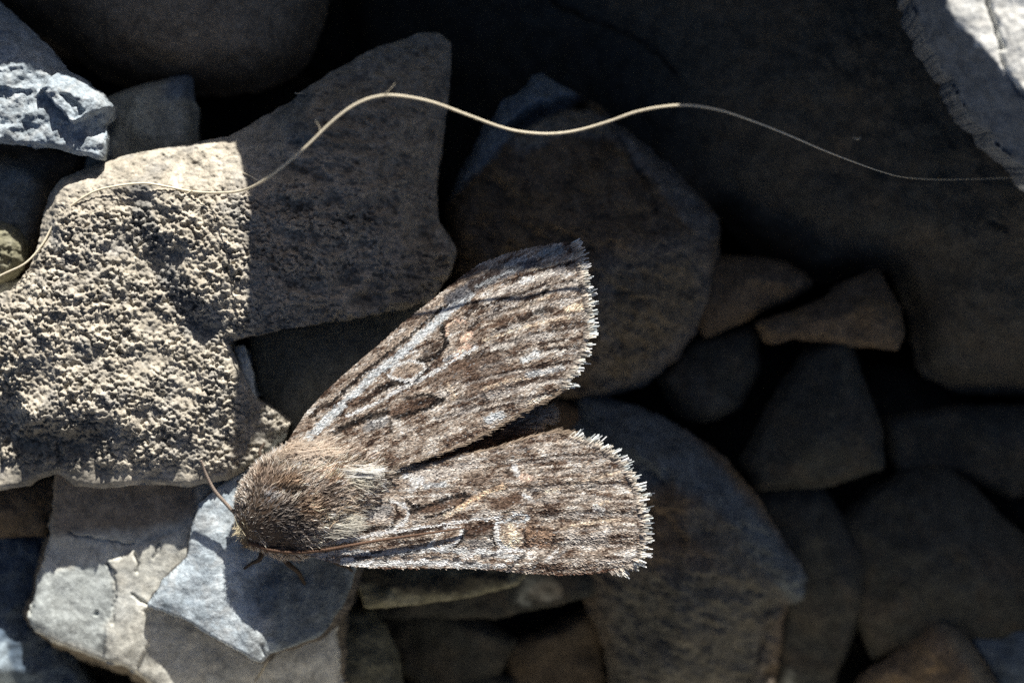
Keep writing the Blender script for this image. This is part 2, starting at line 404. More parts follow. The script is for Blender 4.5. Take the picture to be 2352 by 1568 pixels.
# --- small block next to it
stone("stone", "small smooth squared grey stone wedged beside the blue grey stone", "stone",
      zed([(215, 230), (255, 214), (330, 190), (420, 168), (440, 172), (446, 230), (456, 252), (454, 325), (440, 400), (300, 420), (180, 420), (190, 300)], -6),
      [(300, 300, -4.6), (420, 235, -4.7), (430, 250, -4.3), (320, 232, -4.5), (430, 330, -4.4), (250, 340, -4.4)], M_grey, 6, step=4, jit=2, rough=(0.10, 50, 4), edge=22, edge_drop=0.9,
      patches=[('poly', [(380, 150), (470, 150), (452, 226), (385, 236)], (0.2, 0.26, 0.33), 14, 0.8)])
# --- stones along the border under the blue stone
stone("stone", "brown stone in shade under the blue grey stone's lower edge", "stone",
      zed([(-120, 300), (190, 340), (200, 380), (150, 430), (115, 520), (70, 640), (-120, 700)], -5.5),
      [(40, 420, -3.6), (85, 410, -3.8), (110, 400, -4.6), (60, 560, -4.2), (-20, 480, -3.4)], M_brown, 6, step=5, jit=4, rough=(0.2, 60, 4), edge=20, edge_drop=0.7,
      patches=[('poly', [(-60, 380), (105, 380), (70, 560), (-60, 560)], (0.30, 0.34, 0.35), 25, 0.8)])
stone("stone", "little greenish pale stone tucked against the tan stone's shoulder", "stone",
      zed([(-70, 500), (0, 508), (35, 520), (60, 555), (62, 600), (40, 632), (0, 652), (-70, 660)], -3.2),
      [(0, 560, -1.9), (30, 580, -2.2), (-30, 600, -1.7), (10, 625, -2.4)], M_olive, 5, step=2.5, jit=5, rough=(0.4, 30, 5), edge=15, edge_drop=0.5)
stone("stone", "narrow dark grey stone sunk in the cleft beside the tan stone", "stone",
      zed([(-100, 640), (20, 640), (60, 640), (90, 600), (120, 700), (40, 760), (-100, 760)], -4.0), [(20, 690, -3.0)], M_grey, 5, step=5, jit=4, rough=(0.2, 40, 4))

# --- boulders
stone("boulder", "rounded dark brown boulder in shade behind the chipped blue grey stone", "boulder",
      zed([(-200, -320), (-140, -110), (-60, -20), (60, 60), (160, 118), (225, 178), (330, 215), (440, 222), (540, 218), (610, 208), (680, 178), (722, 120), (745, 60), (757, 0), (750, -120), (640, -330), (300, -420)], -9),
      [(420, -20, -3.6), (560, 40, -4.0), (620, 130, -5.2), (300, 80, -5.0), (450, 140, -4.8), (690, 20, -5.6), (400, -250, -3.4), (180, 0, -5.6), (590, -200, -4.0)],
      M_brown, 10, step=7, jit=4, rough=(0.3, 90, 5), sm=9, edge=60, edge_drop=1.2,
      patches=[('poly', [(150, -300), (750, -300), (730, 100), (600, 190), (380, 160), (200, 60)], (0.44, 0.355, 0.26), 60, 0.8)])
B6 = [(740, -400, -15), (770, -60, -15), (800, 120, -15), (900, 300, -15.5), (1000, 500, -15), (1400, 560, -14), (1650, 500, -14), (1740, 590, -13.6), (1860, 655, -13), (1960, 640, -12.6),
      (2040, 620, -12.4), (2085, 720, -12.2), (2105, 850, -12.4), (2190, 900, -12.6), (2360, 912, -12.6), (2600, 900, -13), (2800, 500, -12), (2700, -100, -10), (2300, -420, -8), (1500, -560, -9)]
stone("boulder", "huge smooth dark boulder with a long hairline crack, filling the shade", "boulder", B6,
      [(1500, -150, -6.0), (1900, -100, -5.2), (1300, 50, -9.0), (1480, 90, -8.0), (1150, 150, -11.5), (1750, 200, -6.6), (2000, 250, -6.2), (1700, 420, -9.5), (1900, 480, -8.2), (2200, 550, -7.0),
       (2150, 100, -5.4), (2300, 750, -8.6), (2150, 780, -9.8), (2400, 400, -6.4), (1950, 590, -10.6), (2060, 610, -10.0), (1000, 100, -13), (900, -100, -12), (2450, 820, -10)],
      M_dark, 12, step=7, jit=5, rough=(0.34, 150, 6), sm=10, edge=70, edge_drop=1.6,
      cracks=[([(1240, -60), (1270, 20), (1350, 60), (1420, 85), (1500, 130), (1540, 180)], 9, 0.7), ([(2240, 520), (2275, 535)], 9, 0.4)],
      patches=[('poly', [(1250, -100), (1500, 130), (1560, 320), (1250, 520), (780, 450), (760, -100)], (0.035, 0.042, 0.042), 90, 0.75)])  # very dark end: shade of the deep recess painted into the colour
# bright stone in the sun at the upper corner
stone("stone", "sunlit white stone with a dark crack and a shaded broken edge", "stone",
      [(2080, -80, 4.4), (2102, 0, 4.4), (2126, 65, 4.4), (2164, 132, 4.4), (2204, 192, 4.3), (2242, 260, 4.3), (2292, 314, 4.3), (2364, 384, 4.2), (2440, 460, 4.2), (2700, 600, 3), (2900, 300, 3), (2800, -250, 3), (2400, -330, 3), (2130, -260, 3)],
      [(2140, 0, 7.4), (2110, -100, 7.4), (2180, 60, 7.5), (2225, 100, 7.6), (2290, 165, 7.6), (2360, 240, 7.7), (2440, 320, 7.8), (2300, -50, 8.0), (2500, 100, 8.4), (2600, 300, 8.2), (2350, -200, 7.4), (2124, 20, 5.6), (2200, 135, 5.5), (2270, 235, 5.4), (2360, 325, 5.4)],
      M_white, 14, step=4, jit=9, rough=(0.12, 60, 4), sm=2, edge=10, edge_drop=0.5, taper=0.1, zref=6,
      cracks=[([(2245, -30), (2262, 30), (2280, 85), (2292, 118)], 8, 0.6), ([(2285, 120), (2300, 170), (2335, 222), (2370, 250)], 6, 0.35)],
      patches=[('poly', [(2040, -100), (2140, -100), (2160, 5), (2220, 95), (2290, 165), (2440, 320), (2500, 420), (2340, 420), (2090, 60)], (0.15, 0.165, 0.18), 6, 0.9)])  # dark side band: shade of the broken edge painted into the colour
# brown triangular stone in the middle
S7 = [(1225, 178, -7.2), (1245, 174, -7.2), (1300, 200, -7.2), (1380, 250, -7.4), (1420, 290, -7.6), (1500, 350, -7.8), (1600, 440, -8.2), (1640, 485, -8.6), (1658, 540, -9), (1652, 620, -9.2), (1640, 700, -9.4),
      (1600, 762, -9.6), (1560, 825, -9.8), (1480, 890, -10), (1375, 920, -10.2), (1200, 930, -10.4), (1080, 800, -10), (1030, 640, -9.6), (1024, 470, -9.2), (1050, 405, -8.8), (1100, 310, -8.2), (1165, 225, -7.8), (1200, 205, -7.4)]
stone("stone", "brown weathered stone with a blue grey flank, behind the moth's wingtip", "stone", S7,
      [(1240, 225, -5.6), (1150, 330, -6.4), (1080, 440, -7.0), (1190, 320, -5.2), (1300, 275, -4.9), (1130, 400, -5.6), (1060, 480, -6.6), (1350, 420, -4.4), (1250, 500, -4.7), (1430, 560, -4.6), (1560, 560, -6.0), (1450, 330, -5.6), (1530, 440, -6.0),
       (1350, 700, -5.4), (1500, 720, -6.6), (1420, 840, -7.8), (1150, 640, -6.4)],
      M_brown, 10, step=3.5, jit=6, rough=(0.30, 70, 6), sm=2, edge=26, edge_drop=0.8, extra=rugged,
      cracks=[([(1185, 302), (1230, 272), (1290, 250), (1335, 240)], 24, 3.0), ([(1400, 290), (1440, 370), (1480, 430), (1500, 490)], 7, 0.4), ([(1195, 312), (1120, 380)], 7, 0.25)],
      patches=[('poly', [(1010, 480), (1060, 440), (1120, 380), (1200, 302), (1335, 235), (1300, 190), (1230, 150), (1000, 350)], (0.26, 0.32, 0.37), 10, 0.95),
               ('line', [(1200, 330), (1300, 285), (1380, 300)], (0.32, 0.27, 0.19), (12, 40), 0.8), ('line', [(1420, 290), (1520, 400), (1620, 520)], (0.19, 0.18, 0.165), (15, 45), 0.7),
               ('poly', [(1380, 620), (1600, 560), (1640, 700), (1480, 880), (1380, 900)], (0.2, 0.145, 0.07), 50, 0.8)])
# dark slab behind the upper wing
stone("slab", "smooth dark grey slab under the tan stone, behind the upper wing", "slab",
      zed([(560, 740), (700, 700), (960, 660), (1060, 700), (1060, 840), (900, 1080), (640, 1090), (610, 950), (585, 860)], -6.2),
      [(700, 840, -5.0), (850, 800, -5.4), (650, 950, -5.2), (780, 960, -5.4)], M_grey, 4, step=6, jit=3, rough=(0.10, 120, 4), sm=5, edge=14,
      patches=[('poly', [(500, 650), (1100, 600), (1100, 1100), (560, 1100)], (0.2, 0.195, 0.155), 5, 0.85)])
stone("stone", "thin sliver of stone painted pale as if sunlit, upright in the cleft below the tan stone", "stone",
      zed([(536, 795), (560, 792), (580, 850), (590, 925), (575, 925), (556, 880)], -2.9), [(562, 850, -2.5), (578, 900, -2.7)], M_pale, 5, step=2.5, jit=2, rough=(0.15, 16, 4), edge=5, edge_drop=0.2,
      patches=[('poly', [(500, 700), (640, 700), (640, 1000), (500, 1000)], (0.6, 0.66, 0.66), 5, 0.8)])  # raised pale tone stands in for sunlight on this edge

# --- slates under the moth's head
S11 = [(132, 1060, -3.9), (128, 1150, -4.2), (112, 1260, -4.9), (82, 1340, -5.3), (66, 1425, -5.5), (76, 1452, -5.5), (130, 1478, -5.4), (200, 1506, -5.4), (240, 1518, -5.4), (290, 1533, -5.4), (320, 1552, -5.4), (345, 1572, -5.5), (400, 1640, -5.8),
       (790, 1660, -7), (776, 1540, -6.6), (770, 1450, -6.2), (760, 1300, -5.6), (700, 1150, -5), (560, 1060, -4), (300, 1040, -3.4)]
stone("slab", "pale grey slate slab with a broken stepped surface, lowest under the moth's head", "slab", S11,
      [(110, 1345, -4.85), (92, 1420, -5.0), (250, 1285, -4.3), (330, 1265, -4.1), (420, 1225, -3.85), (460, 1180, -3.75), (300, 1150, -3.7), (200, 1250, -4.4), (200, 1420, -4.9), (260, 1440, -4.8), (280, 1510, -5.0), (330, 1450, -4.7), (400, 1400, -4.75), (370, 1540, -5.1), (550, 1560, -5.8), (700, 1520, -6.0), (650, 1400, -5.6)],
      M_pale, 2.6, step=3.4, jit=5, rough=(0.055, 60, 6), sm=3, edge=10, edge_drop=0.3, taper=-0.42, wallnoise=7, side=(0.2, 0.165, 0.12),  # brown sides, coloured darker for facing away from the sun
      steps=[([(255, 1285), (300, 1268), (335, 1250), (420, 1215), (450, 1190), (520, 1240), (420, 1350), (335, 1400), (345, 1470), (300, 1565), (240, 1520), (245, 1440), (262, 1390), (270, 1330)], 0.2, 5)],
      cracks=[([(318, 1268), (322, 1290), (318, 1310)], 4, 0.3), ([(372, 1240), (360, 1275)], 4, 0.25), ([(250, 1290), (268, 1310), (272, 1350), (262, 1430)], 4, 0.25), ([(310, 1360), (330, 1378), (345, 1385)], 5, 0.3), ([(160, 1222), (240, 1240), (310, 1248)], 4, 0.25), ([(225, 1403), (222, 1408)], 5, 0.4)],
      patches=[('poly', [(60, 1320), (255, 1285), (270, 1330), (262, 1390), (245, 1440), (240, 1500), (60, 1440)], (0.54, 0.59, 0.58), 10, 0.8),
               ('poly', [(100, 1040), (480, 1040), (470, 1190), (340, 1225), (110, 1235)], (0.25, 0.185, 0.125), 30, 0.9)])  # brown darkening painted where the tan stone shades the slab
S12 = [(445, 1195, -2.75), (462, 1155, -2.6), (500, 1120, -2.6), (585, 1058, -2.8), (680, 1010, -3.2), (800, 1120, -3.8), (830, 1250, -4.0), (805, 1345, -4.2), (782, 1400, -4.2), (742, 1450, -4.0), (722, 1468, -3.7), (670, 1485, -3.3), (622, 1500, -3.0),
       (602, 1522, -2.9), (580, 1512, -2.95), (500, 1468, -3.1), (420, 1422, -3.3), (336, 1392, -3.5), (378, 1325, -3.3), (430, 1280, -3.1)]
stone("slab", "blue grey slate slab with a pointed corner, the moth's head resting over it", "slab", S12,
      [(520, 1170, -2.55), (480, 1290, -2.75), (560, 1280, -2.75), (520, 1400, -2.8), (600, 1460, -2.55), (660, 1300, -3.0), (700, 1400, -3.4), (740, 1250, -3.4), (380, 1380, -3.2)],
      M_blue, 1.9, step=3, jit=3, rough=(0.07, 50, 6), sm=3, edge=6, edge_drop=0.2, taper=-0.22, wallnoise=5, side=(0.13, 0.105, 0.08),  # brown sides with their shade painted into the colour
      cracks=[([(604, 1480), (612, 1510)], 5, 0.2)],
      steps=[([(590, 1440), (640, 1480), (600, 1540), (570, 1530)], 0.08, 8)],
      patches=[('poly', [(640, 1290), (800, 1250), (820, 1420), (720, 1480), (640, 1500), (560, 1350)], (0.17, 0.20, 0.215), 22, 0.85),  # dark patch: the moth's shadow painted into the slab colour
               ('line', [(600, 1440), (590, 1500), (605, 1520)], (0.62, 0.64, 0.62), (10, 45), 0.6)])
stone("stone", "deep blue stone under the pale slate slab's broken edge", "stone",
      zed([(-100, 1130), (30, 1150), (125, 1180), (150, 1300), (120, 1460), (180, 1530), (240, 1640), (-100, 1660)], -8.5),
      [(60, 1250, -7.6), (40, 1400, -7.4), (20, 1520, -6.0), (50, 1500, -7.0), (90, 1540, -7.6), (0, 1350, -7.2), (-40, 1560, -5.8)], M_dblue, 6, step=5, jit=4, rough=(0.25, 50, 5), edge=18, edge_drop=0.6,
      patches=[('poly', [(-100, 1475), (30, 1470), (42, 1560), (20, 1660), (-100, 1660)], (0.33, 0.40, 0.45), 8, 0.9)])  # pale patch: sunlight on this corner painted into the colour
stone("stone", "dark brown stone in the gap below the tan stone", "stone",
      zed([(-100, 1080), (150, 1090), (140, 1170), (110, 1230), (-100, 1240)], -6.5), [(50, 1150, -5.6)], M_brown, 5, step=6, jit=4, rough=(0.2, 50, 4))
stone("slab", "olive slab edge showing just below the moth's lower wing", "slab",
      zed([(790, 1300), (830, 1280), (1180, 1270), (1215, 1315), (1190, 1345), (1120, 1362), (1040, 1378), (930, 1392), (835, 1398), (825, 1360)], -6.4),
      [(900, 1340, -5.7), (1100, 1320, -5.7), (880, 1375, -5.6), (1030, 1362, -5.7)], M_olive, 3, step=4, jit=3, rough=(0.12, 40, 5), edge=8, edge_drop=0.25, taper=0.2,
      patches=[('line', [(820, 1310), (950, 1345), (1050, 1340), (1150, 1325)], (0.05, 0.045, 0.035), (12, 28), 0.8)])  # near-black strip: shade under the wing painted into the colour
# --- large rounded stone past the wing edges
S16 = [(1330, 880, -10.5), (1400, 915, -10.2), (1480, 938, -10), (1560, 978, -9.8), (1640, 1030, -9.8), (1700, 1090, -9.8), (1760, 1170, -9.8), (1800, 1240, -9.9), (1842, 1300, -10), (1871, 1350, -11.4), (1862, 1392, -12),
       (1822, 1425, -12.6), (1845, 1500, -14), (1860, 1640, -14.5), (1420, 1680, -12), (1385, 1480, -11.6), (1300, 1300, -11.2), (1240, 1050, -11)]
stone("stone", "rounded grey brown stone with blue upper edge, past the lower wing's fringe", "stone", S16,
      [(1420, 1000, -8.4), (1550, 1080, -7.6), (1480, 1250, -7.4), (1650, 1220, -7.6), (1750, 1330, -9.4), (1580, 1400, -7.6), (1720, 1500, -11.4), (1500, 1560, -9), (1720, 1180, -8.6), (1640, 1560, -10.4), (1800, 1370, -10.8)],
      M_brown, 10, step=5, jit=5, rough=(0.30, 90, 6), sm=5, edge=40, edge_drop=1.0, extra=rugged,
      cracks=[([(1770, 1430), (1745, 1500), (1720, 1580)], 12, 0.5)],
      patches=[('poly', [(1200, 850), (1500, 900), (1880, 1330), (1840, 1420), (1720, 1280), (1650, 1180), (1540, 1110), (1400, 1130), (1250, 1100)], (0.14, 0.175, 0.20), 22, 0.9),
               ('line', [(1600, 1190), (1680, 1260), (1760, 1380)], (0.15, 0.155, 0.13), (14, 60), 0.6),
               ('poly', [(1380, 1300), (1650, 1280), (1780, 1400), (1760, 1600), (1400, 1620)], (0.105, 0.11, 0.09), 60, 0.7)])
# --- stones in the deep shade
stone("stone", "brown wedge stone lying beyond the triangular stone's far side", "stone",
      zed([(1600, 585), (1740, 588), (1800, 598), (1850, 625), (1875, 652), (1820, 690), (1760, 712), (1700, 745), (1620, 780), (1580, 700)], -9.6),
      [(1720, 640, -8.4), (1800, 650, -8.6), (1660, 700, -8.6)], M_brown, 5, step=5, jit=2, rough=(0.15, 60, 4), edge=22, edge_drop=0.7, sm=5)
stone("stone", "blocky brown stone with a squared end, wedged against the huge boulder", "stone",
      zed([(1730, 740), (1820, 712), (1900, 680), (1930, 650), (2020, 615), (2045, 660), (2072, 710), (2080, 770), (2066, 806), (1960, 795), (1920, 790), (1830, 780), (1760, 790)], -9.0),
      [(1990, 690, -7.6), (2040, 720, -7.5), (1900, 735, -7.8), (2020, 780, -7.8), (1800, 755, -8.4)], M_brown, 5, step=5, jit=3, rough=(0.18, 60, 4), edge=22, edge_drop=0.7, sm=5)
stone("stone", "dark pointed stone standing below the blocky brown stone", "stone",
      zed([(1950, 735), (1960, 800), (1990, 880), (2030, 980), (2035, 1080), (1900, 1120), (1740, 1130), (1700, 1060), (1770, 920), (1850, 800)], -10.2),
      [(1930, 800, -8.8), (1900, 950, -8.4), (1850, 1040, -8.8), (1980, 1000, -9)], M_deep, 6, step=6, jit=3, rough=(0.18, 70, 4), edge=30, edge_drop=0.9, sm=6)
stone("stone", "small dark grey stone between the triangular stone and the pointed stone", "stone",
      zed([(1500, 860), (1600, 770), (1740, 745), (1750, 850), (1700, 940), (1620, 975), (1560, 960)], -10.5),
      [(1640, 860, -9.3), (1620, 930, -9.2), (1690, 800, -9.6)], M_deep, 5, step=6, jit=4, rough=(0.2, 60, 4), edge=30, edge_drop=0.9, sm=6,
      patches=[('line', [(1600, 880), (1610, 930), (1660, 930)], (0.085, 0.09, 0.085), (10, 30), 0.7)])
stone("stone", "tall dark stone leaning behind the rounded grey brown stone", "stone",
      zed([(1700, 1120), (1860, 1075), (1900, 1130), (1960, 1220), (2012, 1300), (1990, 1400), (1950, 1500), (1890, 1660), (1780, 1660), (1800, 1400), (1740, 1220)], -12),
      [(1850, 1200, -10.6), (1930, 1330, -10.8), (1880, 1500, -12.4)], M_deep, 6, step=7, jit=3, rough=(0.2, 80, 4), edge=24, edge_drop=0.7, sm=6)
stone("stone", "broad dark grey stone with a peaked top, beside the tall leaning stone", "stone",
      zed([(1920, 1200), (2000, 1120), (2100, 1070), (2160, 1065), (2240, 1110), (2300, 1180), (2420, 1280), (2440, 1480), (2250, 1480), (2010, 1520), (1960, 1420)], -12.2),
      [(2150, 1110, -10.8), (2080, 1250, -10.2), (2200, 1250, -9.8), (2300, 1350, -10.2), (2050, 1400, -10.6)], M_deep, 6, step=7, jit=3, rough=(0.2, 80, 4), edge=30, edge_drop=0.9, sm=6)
stone("stone", "pale edged triangular stone rising between broad dark stones", "stone",
      zed([(1900, 1640), (2000, 1540), (2080, 1480), (2165, 1412), (2210, 1450), (2260, 1510), (2300, 1580), (2340, 1680), (1900, 1680)], -11.6),
      [(2160, 1440, -9.8), (2100, 1540, -9.6), (2200, 1540, -9.6), (2150, 1640, -9.6)], M_brown, 6, step=6, jit=3, rough=(0.2, 60, 4), edge=24, edge_drop=0.7, sm=5,
      patches=[('line', [(2170, 1420), (2230, 1500), (2290, 1600)], (0.15, 0.155, 0.13), (12, 40), 0.7)])
stone("stone", "dark bluish stone peeking out beside the triangular stone's slope", "stone",
      zed([(2200, 1440), (2320, 1430), (2480, 1440), (2500, 1680), (2300, 1680), (2280, 1560)], -12), [(2330, 1530, -10.8), (2400, 1500, -10.6)], M_dblue, 6, step=7, jit=3, rough=(0.2, 60, 4), edge=24, edge_drop=0.7, sm=5)
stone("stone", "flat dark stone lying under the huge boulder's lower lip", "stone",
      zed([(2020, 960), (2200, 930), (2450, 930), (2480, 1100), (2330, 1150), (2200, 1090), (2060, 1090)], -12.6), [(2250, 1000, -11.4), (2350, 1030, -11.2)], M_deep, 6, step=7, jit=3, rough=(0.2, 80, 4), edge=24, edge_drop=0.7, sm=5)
stone("stone", "olive grey stone corner below the slate slabs", "stone",
      zed([(740, 1440), (780, 1400), (850, 1395), (890, 1440), (915, 1510), (945, 1660), (740, 1660)], -8.6), [(830, 1480, -7.6), (800, 1560, -7.4), (870, 1560, -7.8)], M_olive, 6, step=5, jit=3, rough=(0.2, 60, 4), edge=20, edge_drop=0.7, sm=5,
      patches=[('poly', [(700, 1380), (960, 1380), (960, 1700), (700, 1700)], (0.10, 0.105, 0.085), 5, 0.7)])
stone("stone", "dark ridged stone under the olive slab", "stone",
      zed([(860, 1390), (1000, 1370), (1100, 1410), (1190, 1470), (1150, 1550), (1000, 1600), (900, 1540)], -12.8), [(1000, 1410, -11.6), (1120, 1460, -11.4), (980, 1500, -12.4)], M_deep, 6, step=6, jit=3, rough=(0.2, 60, 4), edge=20, edge_drop=0.6, sm=4)
stone("stone", "dark brown stone with a sharp ridge in the hollow under the lower wing", "stone",
      zed([(1150, 1480), (1250, 1440), (1330, 1400), (1400, 1350), (1420, 1420), (1390, 1480), (1400, 1560), (1300, 1620), (1180, 1600)], -13.6), [(1260, 1455, -12.4), (1340, 1420, -12.1), (1300, 1490, -13), (1360, 1540, -12.6)], M_brown, 6, step=6, jit=3, rough=(0.2, 60, 4), edge=20, edge_drop=0.6, sm=4,
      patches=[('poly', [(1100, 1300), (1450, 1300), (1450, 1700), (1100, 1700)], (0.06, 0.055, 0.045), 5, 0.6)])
stone("stone", "grey stone deep in the hollow, half hidden by the ridged stone", "stone",
      zed([(930, 1550), (1050, 1520), (1200, 1560), (1260, 1700), (930, 1700)], -13.4), [(1080, 1570, -12.4)], M_deep, 6, step=7, jit=3, rough=(0.2, 60, 4), edge=20, edge_drop=0.6, sm=4)
stone("slab", "dark slab across the bottom of the hollow beneath the moth's wings", "slab",
      zed([(760, 1240), (1000, 1100), (1250, 900), (1360, 950), (1380, 1200), (1400, 1360), (1150, 1420), (860, 1420)], -10.2), [(1150, 1250, -9.4), (1320, 1050, -9.6)], M_deep, 5, step=8, jit=4, rough=(0.25, 70, 4), sm=4,
      patches=[('poly', [(1200, 880), (1340, 930), (1370, 1000), (1300, 1050), (1150, 1000)], (0.26, 0.17, 0.09), 25, 0.85)])
# --- a bed of dark rubble deep in the gaps
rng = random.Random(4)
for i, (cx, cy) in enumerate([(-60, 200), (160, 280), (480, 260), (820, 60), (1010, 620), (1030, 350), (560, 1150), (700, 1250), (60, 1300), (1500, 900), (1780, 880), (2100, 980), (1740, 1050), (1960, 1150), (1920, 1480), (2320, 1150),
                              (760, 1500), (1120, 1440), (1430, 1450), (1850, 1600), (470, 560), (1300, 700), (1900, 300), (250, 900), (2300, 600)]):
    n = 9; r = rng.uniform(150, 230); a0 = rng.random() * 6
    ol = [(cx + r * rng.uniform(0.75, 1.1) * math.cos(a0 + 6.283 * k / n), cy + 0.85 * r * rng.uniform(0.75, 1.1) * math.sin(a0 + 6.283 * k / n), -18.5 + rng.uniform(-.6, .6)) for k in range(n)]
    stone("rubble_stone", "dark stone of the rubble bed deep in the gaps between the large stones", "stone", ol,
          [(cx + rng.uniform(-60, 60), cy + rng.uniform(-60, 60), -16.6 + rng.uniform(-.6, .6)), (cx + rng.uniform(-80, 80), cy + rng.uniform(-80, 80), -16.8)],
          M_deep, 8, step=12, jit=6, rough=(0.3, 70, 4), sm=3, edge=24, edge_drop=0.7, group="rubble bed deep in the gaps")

# --- unseen boulders added beyond the picture's top, skyline shaped to shade the hollow
W = [(-900, 2.1), (133, 2.1), (480, 2.3), (600, 2.6), (633, 4.4), (722, 9.9), (728, 12.2), (765, 12.2), (790, 9.6), (900, 9.4), (1020, 8.6), (1100, 8.2), (1300, 7.8), (1440, 8.3), (1500, 8.0), (1570, 8.2), (1680, 13), (1720, 14), (2105, 14), (2114, 6.0), (2900, 6.0)]
WY = -520
def ridge(x0, x1, label, mat, zb=-12, wide=190):
    xs = [p[0] for p in W if x0 < p[0] < x1]; xs = [x0] + xs + [x1]
    hz = lambda x: float(np.interp(x, [p[0] for p in W], [p[1] for p in W])) - WY * K * SUN_TAN
    top = [(x - SUN_DX * WY, WY, hz(x)) for x in xs]
    front = [(x, y + wide * 0.42, z - 2.5) for x, y, z in top]; back = [(x, y - wide, z - 3.0) for x, y, z in top]
    return stone("boulder", label, "boulder", front + back[::-1], top, mat, 22, step=9, jit=0, rough=(0.12, 60, 4), sm=0, edge=8, edge_drop=0.2, taper=-0.15, zref=0)
def sunny(x0, x1, y0, y1, zt, label):
    ol = [(x0, y0 + 60, zt - 9), (x0 + 0.3 * (x1 - x0), y0, zt - 10), (x0 + 0.7 * (x1 - x0), y0 + 20, zt - 10), (x1, y0 + 80, zt - 9), (x1 + 40, y1 - 80, zt - 3), (0.6 * x1 + 0.4 * x0, y1, zt - 3), (0.2 * x1 + 0.8 * x0, y1 - 20, zt - 3), (x0 - 40, y1 - 120, zt - 3)]
    cx, cy = (x0 + x1) / 2, (y0 + y1) / 2
    stone("boulder", label, "boulder", ol, [(cx - 0.2 * (x1 - x0), cy, zt), (cx + 0.2 * (x1 - x0), cy + 20, zt - 0.6), (cx, y0 + 0.3 * (y1 - y0), zt - 3)], M_tan, 24, step=14, jit=8, rough=(0.5, 90, 4), sm=2, taper=-0.1, zref=0)
sunny(-500, 420, 1830, 2700, 9, "pale tan boulder added unseen to bounce warm light, below the pale slate slab")  # this and the next two: unseen, added to bounce warm light
sunny(480, 1400, 1860, 2800, 11, "pale tan boulder added unseen to bounce warm light, below the olive grey stone")
sunny(1460, 2500, 1840, 2800, 10, "pale tan boulder added unseen to bounce warm light, below the pale edged triangular stone")
sunny(-1050, -230, -260, 520, -2, "pale tan boulder outside the chipped blue grey stone")
sunny(-1050, -260, 620, 1500, -2.5, "pale tan boulder outside the large granular stone")
sunny(2560, 3400, 820, 1700, -5, "pale tan boulder outside the broad dark grey stone")
ridge(-900, 600, "long low grey boulder added unseen to cast shade, above the chipped blue grey stone", M_grey)
ridge(600, 1600, "tall grey boulder added unseen to cast shade, above the tan stone's raised end", M_grey)
ridge(1600, 2108, "tallest dark boulder added unseen to cast shade, above the huge cracked boulder", M_dark)
ridge(2112, 2900, "low dark boulder added unseen to shape the shade, above the sunlit white stone", M_dark)

# ------------------------------------------------------------------ the moth
moth = bpy.data.objects.new("moth", None); col.objects.link(moth)
mx, my = to_mm(700, 1150, 0); moth.location = (mx / 1000, my / 1000, -0.0031)
tag(moth, "furry grey brown moth with mottled forewings spread in a narrow V over the stones", "moth")
M_scale = attr_mat("moth_wing_scales", 0.55, 0.35, 0.12)
M_fur = attr_mat("moth_fur", 0.6, 0.3, 0.2)
M_mem = attr_mat("moth_wing_membrane", 0.8, 0.2)
M_body = attr_mat("moth_body_skin", 0.7, 0.25)
R = np.random.RandomState(7)

UP = [(650, 1032), (668, 1000), (700, 950), (740, 905), (800, 850), (860, 800), (930, 737), (1000, 682), (1050, 642), (1100, 607), (1160, 585), (1230, 568), (1285, 560), (1310, 559),
      (1323, 594), (1332, 653), (1341, 694), (1344, 741), (1341, 785), (1321, 829), (1297, 867), (1285, 893), (1259, 911), (1200, 940), (1142, 975), (1060, 1018), (1000, 1043), (930, 1068), (870, 1088), (780, 1105), (700, 1090)]
LO = [(690, 1245), (660, 1252), (690, 1272), (740, 1286), (800, 1300), (870, 1305), (960, 1305), (1040, 1304), (1120, 1308), (1200, 1316), (1280, 1320), (1350, 1318), (1400, 1312), (1433, 1304),
      (1460, 1280), (1471, 1247), (1472, 1208), (1468, 1181), (1460, 1151), (1452, 1116), (1436, 1088), (1405, 1053), (1373, 1030), (1337, 1018), (1302, 1003), (1263, 993), (1220, 1004), (1165, 1020), (1110, 1038), (1044, 1050), (945, 1079), (867, 1103), (810, 1132), (760, 1180)]
def axis(a, b):
    d = np.array(b, float) - np.array(a, float); L = np.hypot(*d); return np.array(a, float), d / L, L
AX_U = axis((690, 1040), (1340, 720)); AX_L = axis((700, 1235), (1475, 1180))
def uv(ax, x, y):
    o, d, L = ax; dx, dy = x - o[0], y - o[1]
    return dx * d[0] + dy * d[1], -dx * d[1] + dy * d[0]
def z_up(x, y):
    u, v = uv(AX_U, x, y)
    return 0.05 + 0.0022 * v + 0.35 * (u / 700) - 1.4e-5 * v * v * 0.6 + 0.05 * np.sin(v / 9.0 + u / 300) * sstep(150, 500, u)
def z_lo(x, y):
    u, v = uv(AX_L, x, y)
    return -0.05 - 0.0012 * v + 0.25 * (u / 780) - 1.6e-5 * v * v * 0.6 + 0.05 * np.sin(v / 10.0 - u / 400) * sstep(150, 500, u)

def crop(x0, y0, f, dx=0):
    return lambda pts: [((x0 + (px + dx) / f) * 0.765625, (y0 + py / f) * 0.765625) for px, py in pts]
A = crop(850, 700, 2.613); Bc = crop(1300, 700, 2.613); L7 = crop(1024, 1366, 2.297)
WHITE, CREAM, PALE, TANC, BRN, DRK, BLK, PINK, BLUEW, GREY = (236, 236, 232), (238, 218, 192), (206, 200, 192), (158, 143, 128), (98, 78, 64), (50, 37, 30), (24, 18, 15), (232, 200, 178), (206, 212, 214), (134, 132, 130)

